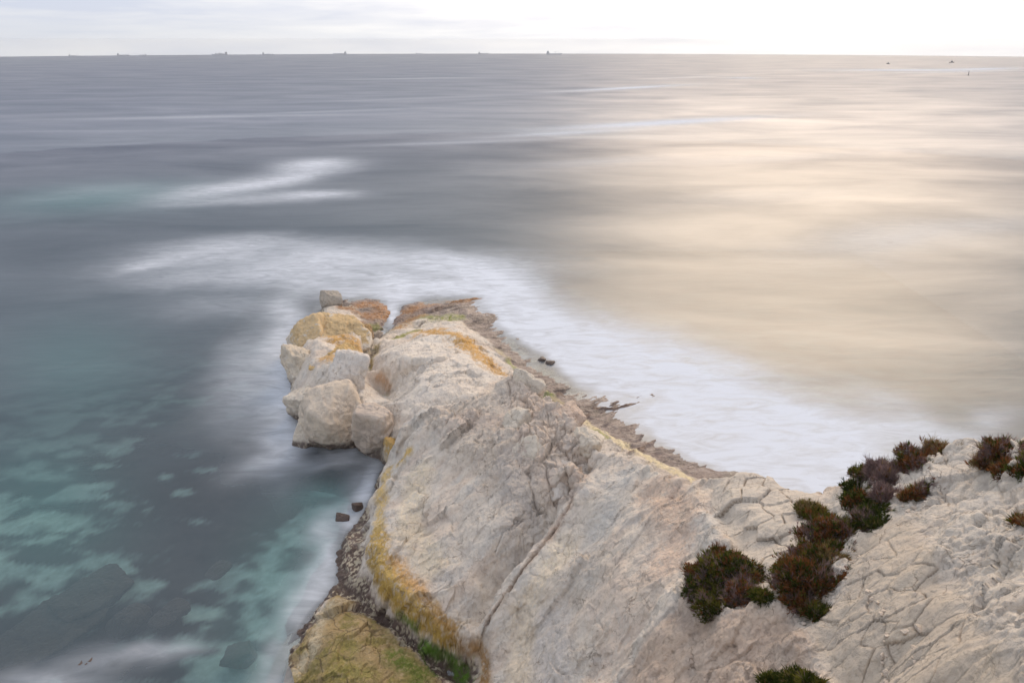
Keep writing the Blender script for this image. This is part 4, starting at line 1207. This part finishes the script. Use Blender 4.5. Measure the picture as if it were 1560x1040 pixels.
shrub('rounded olive and purple-brown shrub below the cracked pale blocks, farthest left', [(1100, 880, 34), (1075, 900, 26), (1125, 870, 24), (1100, 850, 22), (1068, 880, 22), (1090, 915, 24), (1130, 900, 20), (1138, 880, 14)], (3.4, 3, 2.4, 3.4, .6), 1)
shrub('small bright olive tuft between the two largest shrubs', [(1160, 917, 11), (1152, 905, 8)], (2, 5, .3, .3, .3), 2)
shrub('largest shrub, a long green and rust mat running up the gully', [(1225, 880, 32), (1205, 895, 22), (1235, 850, 30), (1250, 885, 22), (1220, 915, 20), (1262, 850, 24), (1250, 820, 26), (1245, 925, 14), (1200, 870, 18), (1272, 815, 24), (1292, 805, 20), (1270, 835, 20)], (4, 3, 3, 3, .4), 3)
shrub('small olive shrub on the edge above the surf, at the head of the gully', [(1236, 775, 17), (1250, 782, 16), (1225, 772, 10), (1262, 795, 14)], (4, 4, 1.5, .6, .4), 4)
shrub('dense green shrub right of the pale edge rock', [(1310, 762, 20), (1305, 740, 15), (1322, 785, 16), (1312, 722, 13), (1335, 795, 10)], (5, 3, 1, .8, .3), 5)
shrub('bare mauve-grey shrub standing behind the dense green one', [(1338, 715, 18), (1352, 730, 18), (1328, 705, 12), (1350, 755, 16), (1365, 715, 10)], (.2, .5, 1, 7, 1), 6, 0.9)
shrub('rust and mauve shrub on the skyline above the bare one', [(1388, 700, 16), (1400, 712, 14), (1378, 715, 12)], (.5, 1.2, 3, 3, 1), 7, 0.9)
shrub('rust-brown shrub on the skyline, last before the gap of bare rock', [(1425, 686, 16), (1438, 692, 12), (1415, 698, 12)], (.4, 1.2, 3.5, 2, 1.2), 8, 0.9)
shrub('tiny rust tuft among crumbled stones below the skyline shrubs', [(1392, 752, 10), (1402, 746, 9), (1378, 760, 7)], (.6, 2, 3, 1.6, .6), 9)
shrub('rust and green shrub at the right edge of the picture', [(1520, 700, 20), (1500, 706, 14), (1542, 712, 18), (1535, 692, 14), (1556, 722, 12), (1575, 705, 14)], (1.5, 2, 3.5, 2, .8), 10)
shrub('tiny dark rust tuft cut off by the right edge of the picture', [(1558, 788, 9), (1568, 792, 10)], (.4, 1, 3, 2, .4), 11)
shrub('dark green shrub cut off by the bottom edge of the picture', [(1215, 1034, 18), (1190, 1040, 16), (1235, 1042, 14), (1170, 1046, 12)], (5, 3, 1, .6, .3), 12)

# ------------------------------------------------------------------ ships, boats, marker
M_SHIP = simple_material('ship_paint_hazed', (0.55, 0.56, 0.58), 0.6, var=0.15)  # pale grey: distance haze is put into the hull colour
M_SHIP2 = simple_material('ship_white_hazed', (0.50, 0.51, 0.52), 0.6, var=0.1)  # upperworks, likewise greyed in colour to stand for haze
M_DARK = simple_material('boat_paint', (0.12, 0.12, 0.13), 0.6)


def boxes(name, bl, mat, parent, taper=0.0):
    V_, F_ = [], []
    for (x0, x1, y0, y1, z0, z1) in bl:
        i = len(V_)
        ix, iy = (x1 - x0) * taper, (y1 - y0) * taper
        V_ += [(x0, y0, z0), (x1, y0, z0), (x1, y1, z0), (x0, y1, z0), (x0 + ix, y0 + iy, z1), (x1 - ix, y0 + iy, z1), (x1 - ix, y1 - iy, z1), (x0 + ix, y1 - iy, z1)]
        F_ += [(i, i + 3, i + 2, i + 1), (i + 4, i + 5, i + 6, i + 7), (i, i + 1, i + 5, i + 4), (i + 1, i + 2, i + 6, i + 5), (i + 2, i + 3, i + 7, i + 6), (i + 3, i, i + 4, i + 7)]
    return new_mesh(name, V_, F_, mat, False, parent=parent)


def hull(name, L, B, D, mat, parent, sheer=0.15):
    secs = []
    for k in range(13):
        f = k / 12
        x = -L / 2 + L * f
        wd = B / 2 * (1 - max(0, (f - 0.72) / 0.28) ** 2.2) * (0.85 + 0.15 * min(1, f / 0.1))
        top = D * (1 + sheer * 3 * max(0, f - 0.8) / 0.2 * 0.6 + sheer * max(0, 0.12 - f) / 0.12)
        xo = x + (0.04 * L * (f > 0.95))
        secs.append([(x, -wd * 0.75, -D * 0.3), (xo, -wd, top), (xo, wd, top), (x, wd * 0.75, -D * 0.3)])
    V_ = [p for s_ in secs for p in s_]
    F_ = []
    for k in range(12):
        for q in range(4):
            a_, b_ = k * 4 + q, k * 4 + (q + 1) % 4
            F_.append((a_, a_ + 4, b_ + 4, b_))
    F_.append((0, 1, 2, 3)); F_.append((51, 50, 49, 48))
    return new_mesh(name, V_, F_, mat, False, parent=parent)


def ship(u, v, wpx, heading, label, kind='tanker', seed=0, name='cargo_ship', cat='ship', group='ships along the horizon'):
    az_ = math.atan2(ray(u, 82)[0], ray(u, 82)[1])
    if v is None:
        r_ = SEA_R - 14 - (seed * 7) % 30
        p = (r_ * math.sin(az_), r_ * math.cos(az_), 0)
    else:
        p = tuple(at(u, v, 0))
        r_ = math.hypot(p[0], p[1])
    L = wpx * math.hypot(r_, H) / 1128
    root = empty(name, p)
    root.rotation_euler = (0, 0, -az_ + (math.pi if heading < 0 else 0))
    tag(root, label, cat, group)
    D, B = L * 0.06, L * 0.16
    hull('hull', L, B, D, M_SHIP, root)
    br = boxes('bridge', [(-L * .44, -L * .30, -B * .42, B * .42, D, D * 2.3), (-L * .42, -L * .33, -B * .4, B * .4, D * 2.3, D * 3.0), (-L * .43, -L * .35, -B * .5, B * .5, D * 3.0, D * 3.35)], M_SHIP2, root)
    boxes('funnel', [(-L * .46, -L * .42, -B * .12, B * .12, D, D * 3.1)], M_SHIP, br, 0.1)
    boxes('mast', [(-L * .385, -L * .375, -B * .04, B * .04, D * 3.36, D * 4.4)], M_SHIP, br)
    if kind == 'crane':
        boxes('crane', [(L * .06, L * .085, -B * .06, B * .06, D, D * 2.6), (L * .02, L * .2, -B * .04, B * .04, D * 2.3, D * 2.55)], M_SHIP, root)
        boxes('crane', [(L * .30, L * .32, -B * .06, B * .06, D, D * 2.4)], M_SHIP, root)
    elif kind == 'boxes':
        boxes('cargo', [(-L * .26 + k * L * .115, -L * .16 + k * L * .115, -B * .42, B * .42, D, D * (1.7 + 0.35 * ((k * 7 + seed) % 3))) for k in range(5)], M_SHIP, root)
    else:
        boxes('deck_pipes', [(-L * .25, L * .35, -B * .05, B * .05, D, D * 1.3), (L * .02, L * .05, -B * .3, B * .3, D, D * 1.6), (L * .40, L * .41, -B * .04, B * .04, D, D * 2.2)], M_SHIP, root)
    return root


ship(844, 83.2, 24, 1, 'largest cargo ship on the horizon, bridge at its left end', 'crane', 1)
ship(736, None, 15, 1, 'small faint ship on the horizon just left of the largest one', 'crane', 2)
ship(335, None, 21, -1, 'box-stacked ship on the horizon, larger of the two left of centre', 'boxes', 3)
ship(408, None, 16, 1, 'faint ship on the horizon, right of the box-stacked one', 'tanker', 4)
ship(187, None, 15, 1, 'faint low ship on the horizon, second from the left edge', 'tanker', 5)
ship(111, None, 11, 1, 'faint ship nearest the left edge of the horizon', 'tanker', 6)
ship(217, None, 10, -1, 'tiny ship on the horizon, third from the left edge', 'boxes', 7)
ship(518, None, 20, -1, 'very faint long ship on the horizon right of the centre-left pair', 'tanker', 8)
ship(638, None, 9, 1, 'tiny ship on the horizon left of the small faint one', 'tanker', 9)


def boat(u, v, wpx, label):
    p = at(u, v, 0)
    L = wpx * np.linalg.norm(p - np.array([0, 0, H])) / 1128
    root = empty('motor_boat', tuple(p))
    root.rotation_euler = (0, 0, 0.2)
    tag(root, label, 'boat', 'small boats off to the right')
    hull('hull', L, L * .3, L * .12, M_DARK, root)
    boxes('cabin', [(-L * .2, L * .12, -L * .1, L * .1, L * .12, L * .3)], M_DARK, root, 0.12)
    boxes('mast', [(-L * .05, -L * .03, -L * .01, L * .01, L * .3, L * .5)], M_DARK, root)


boat(1353, 97.8, 5.5, 'tiny dark boat under the bright sky, left one of two')
boat(1450, 95.8, 7, 'small dark boat with a cabin, right one of two near the right edge')
p = at(1475, 115, 0)
s_ = np.linalg.norm(p - np.array([0, 0, H])) / 1128
mk = empty('sea_marker', tuple(p))
tag(mk, 'thin dark marker pole standing in the water at the far right', 'marker buoy')
boxes('pole', [(-s_ * .35, s_ * .35, -s_ * .35, s_ * .35, -s_, s_ * 5.4)], M_DARK, mk, 0.25)
boxes('float', [(-s_ * .8, s_ * .8, -s_ * .8, s_ * .8, -s_ * .5, s_ * .8)], M_DARK, mk, 0.15)

# ------------------------------------------------------------------ sea air
hz = boxes('haze', [(-SEA_R - 30, SEA_R + 30, -SEA_R - 30, SEA_R + 30, -9.0, 24.4)], None, None)
m = bpy.data.materials.new('sea_air')
m.use_nodes = True
t = NT(m.node_tree)
vp = t.node('ShaderNodeVolumePrincipled', {'Color': (0.93, 0.94, 0.96, 1), 'Density': 0.0002, 'Anisotropy': 0.3})
o_ = t.node('ShaderNodeOutputMaterial')
t.t.links.new(vp.outputs[0], o_.inputs['Volume'])
hz.data.materials.append(m)
tag(hz, 'thin pale sea haze over the water', 'haze', kind='stuff')
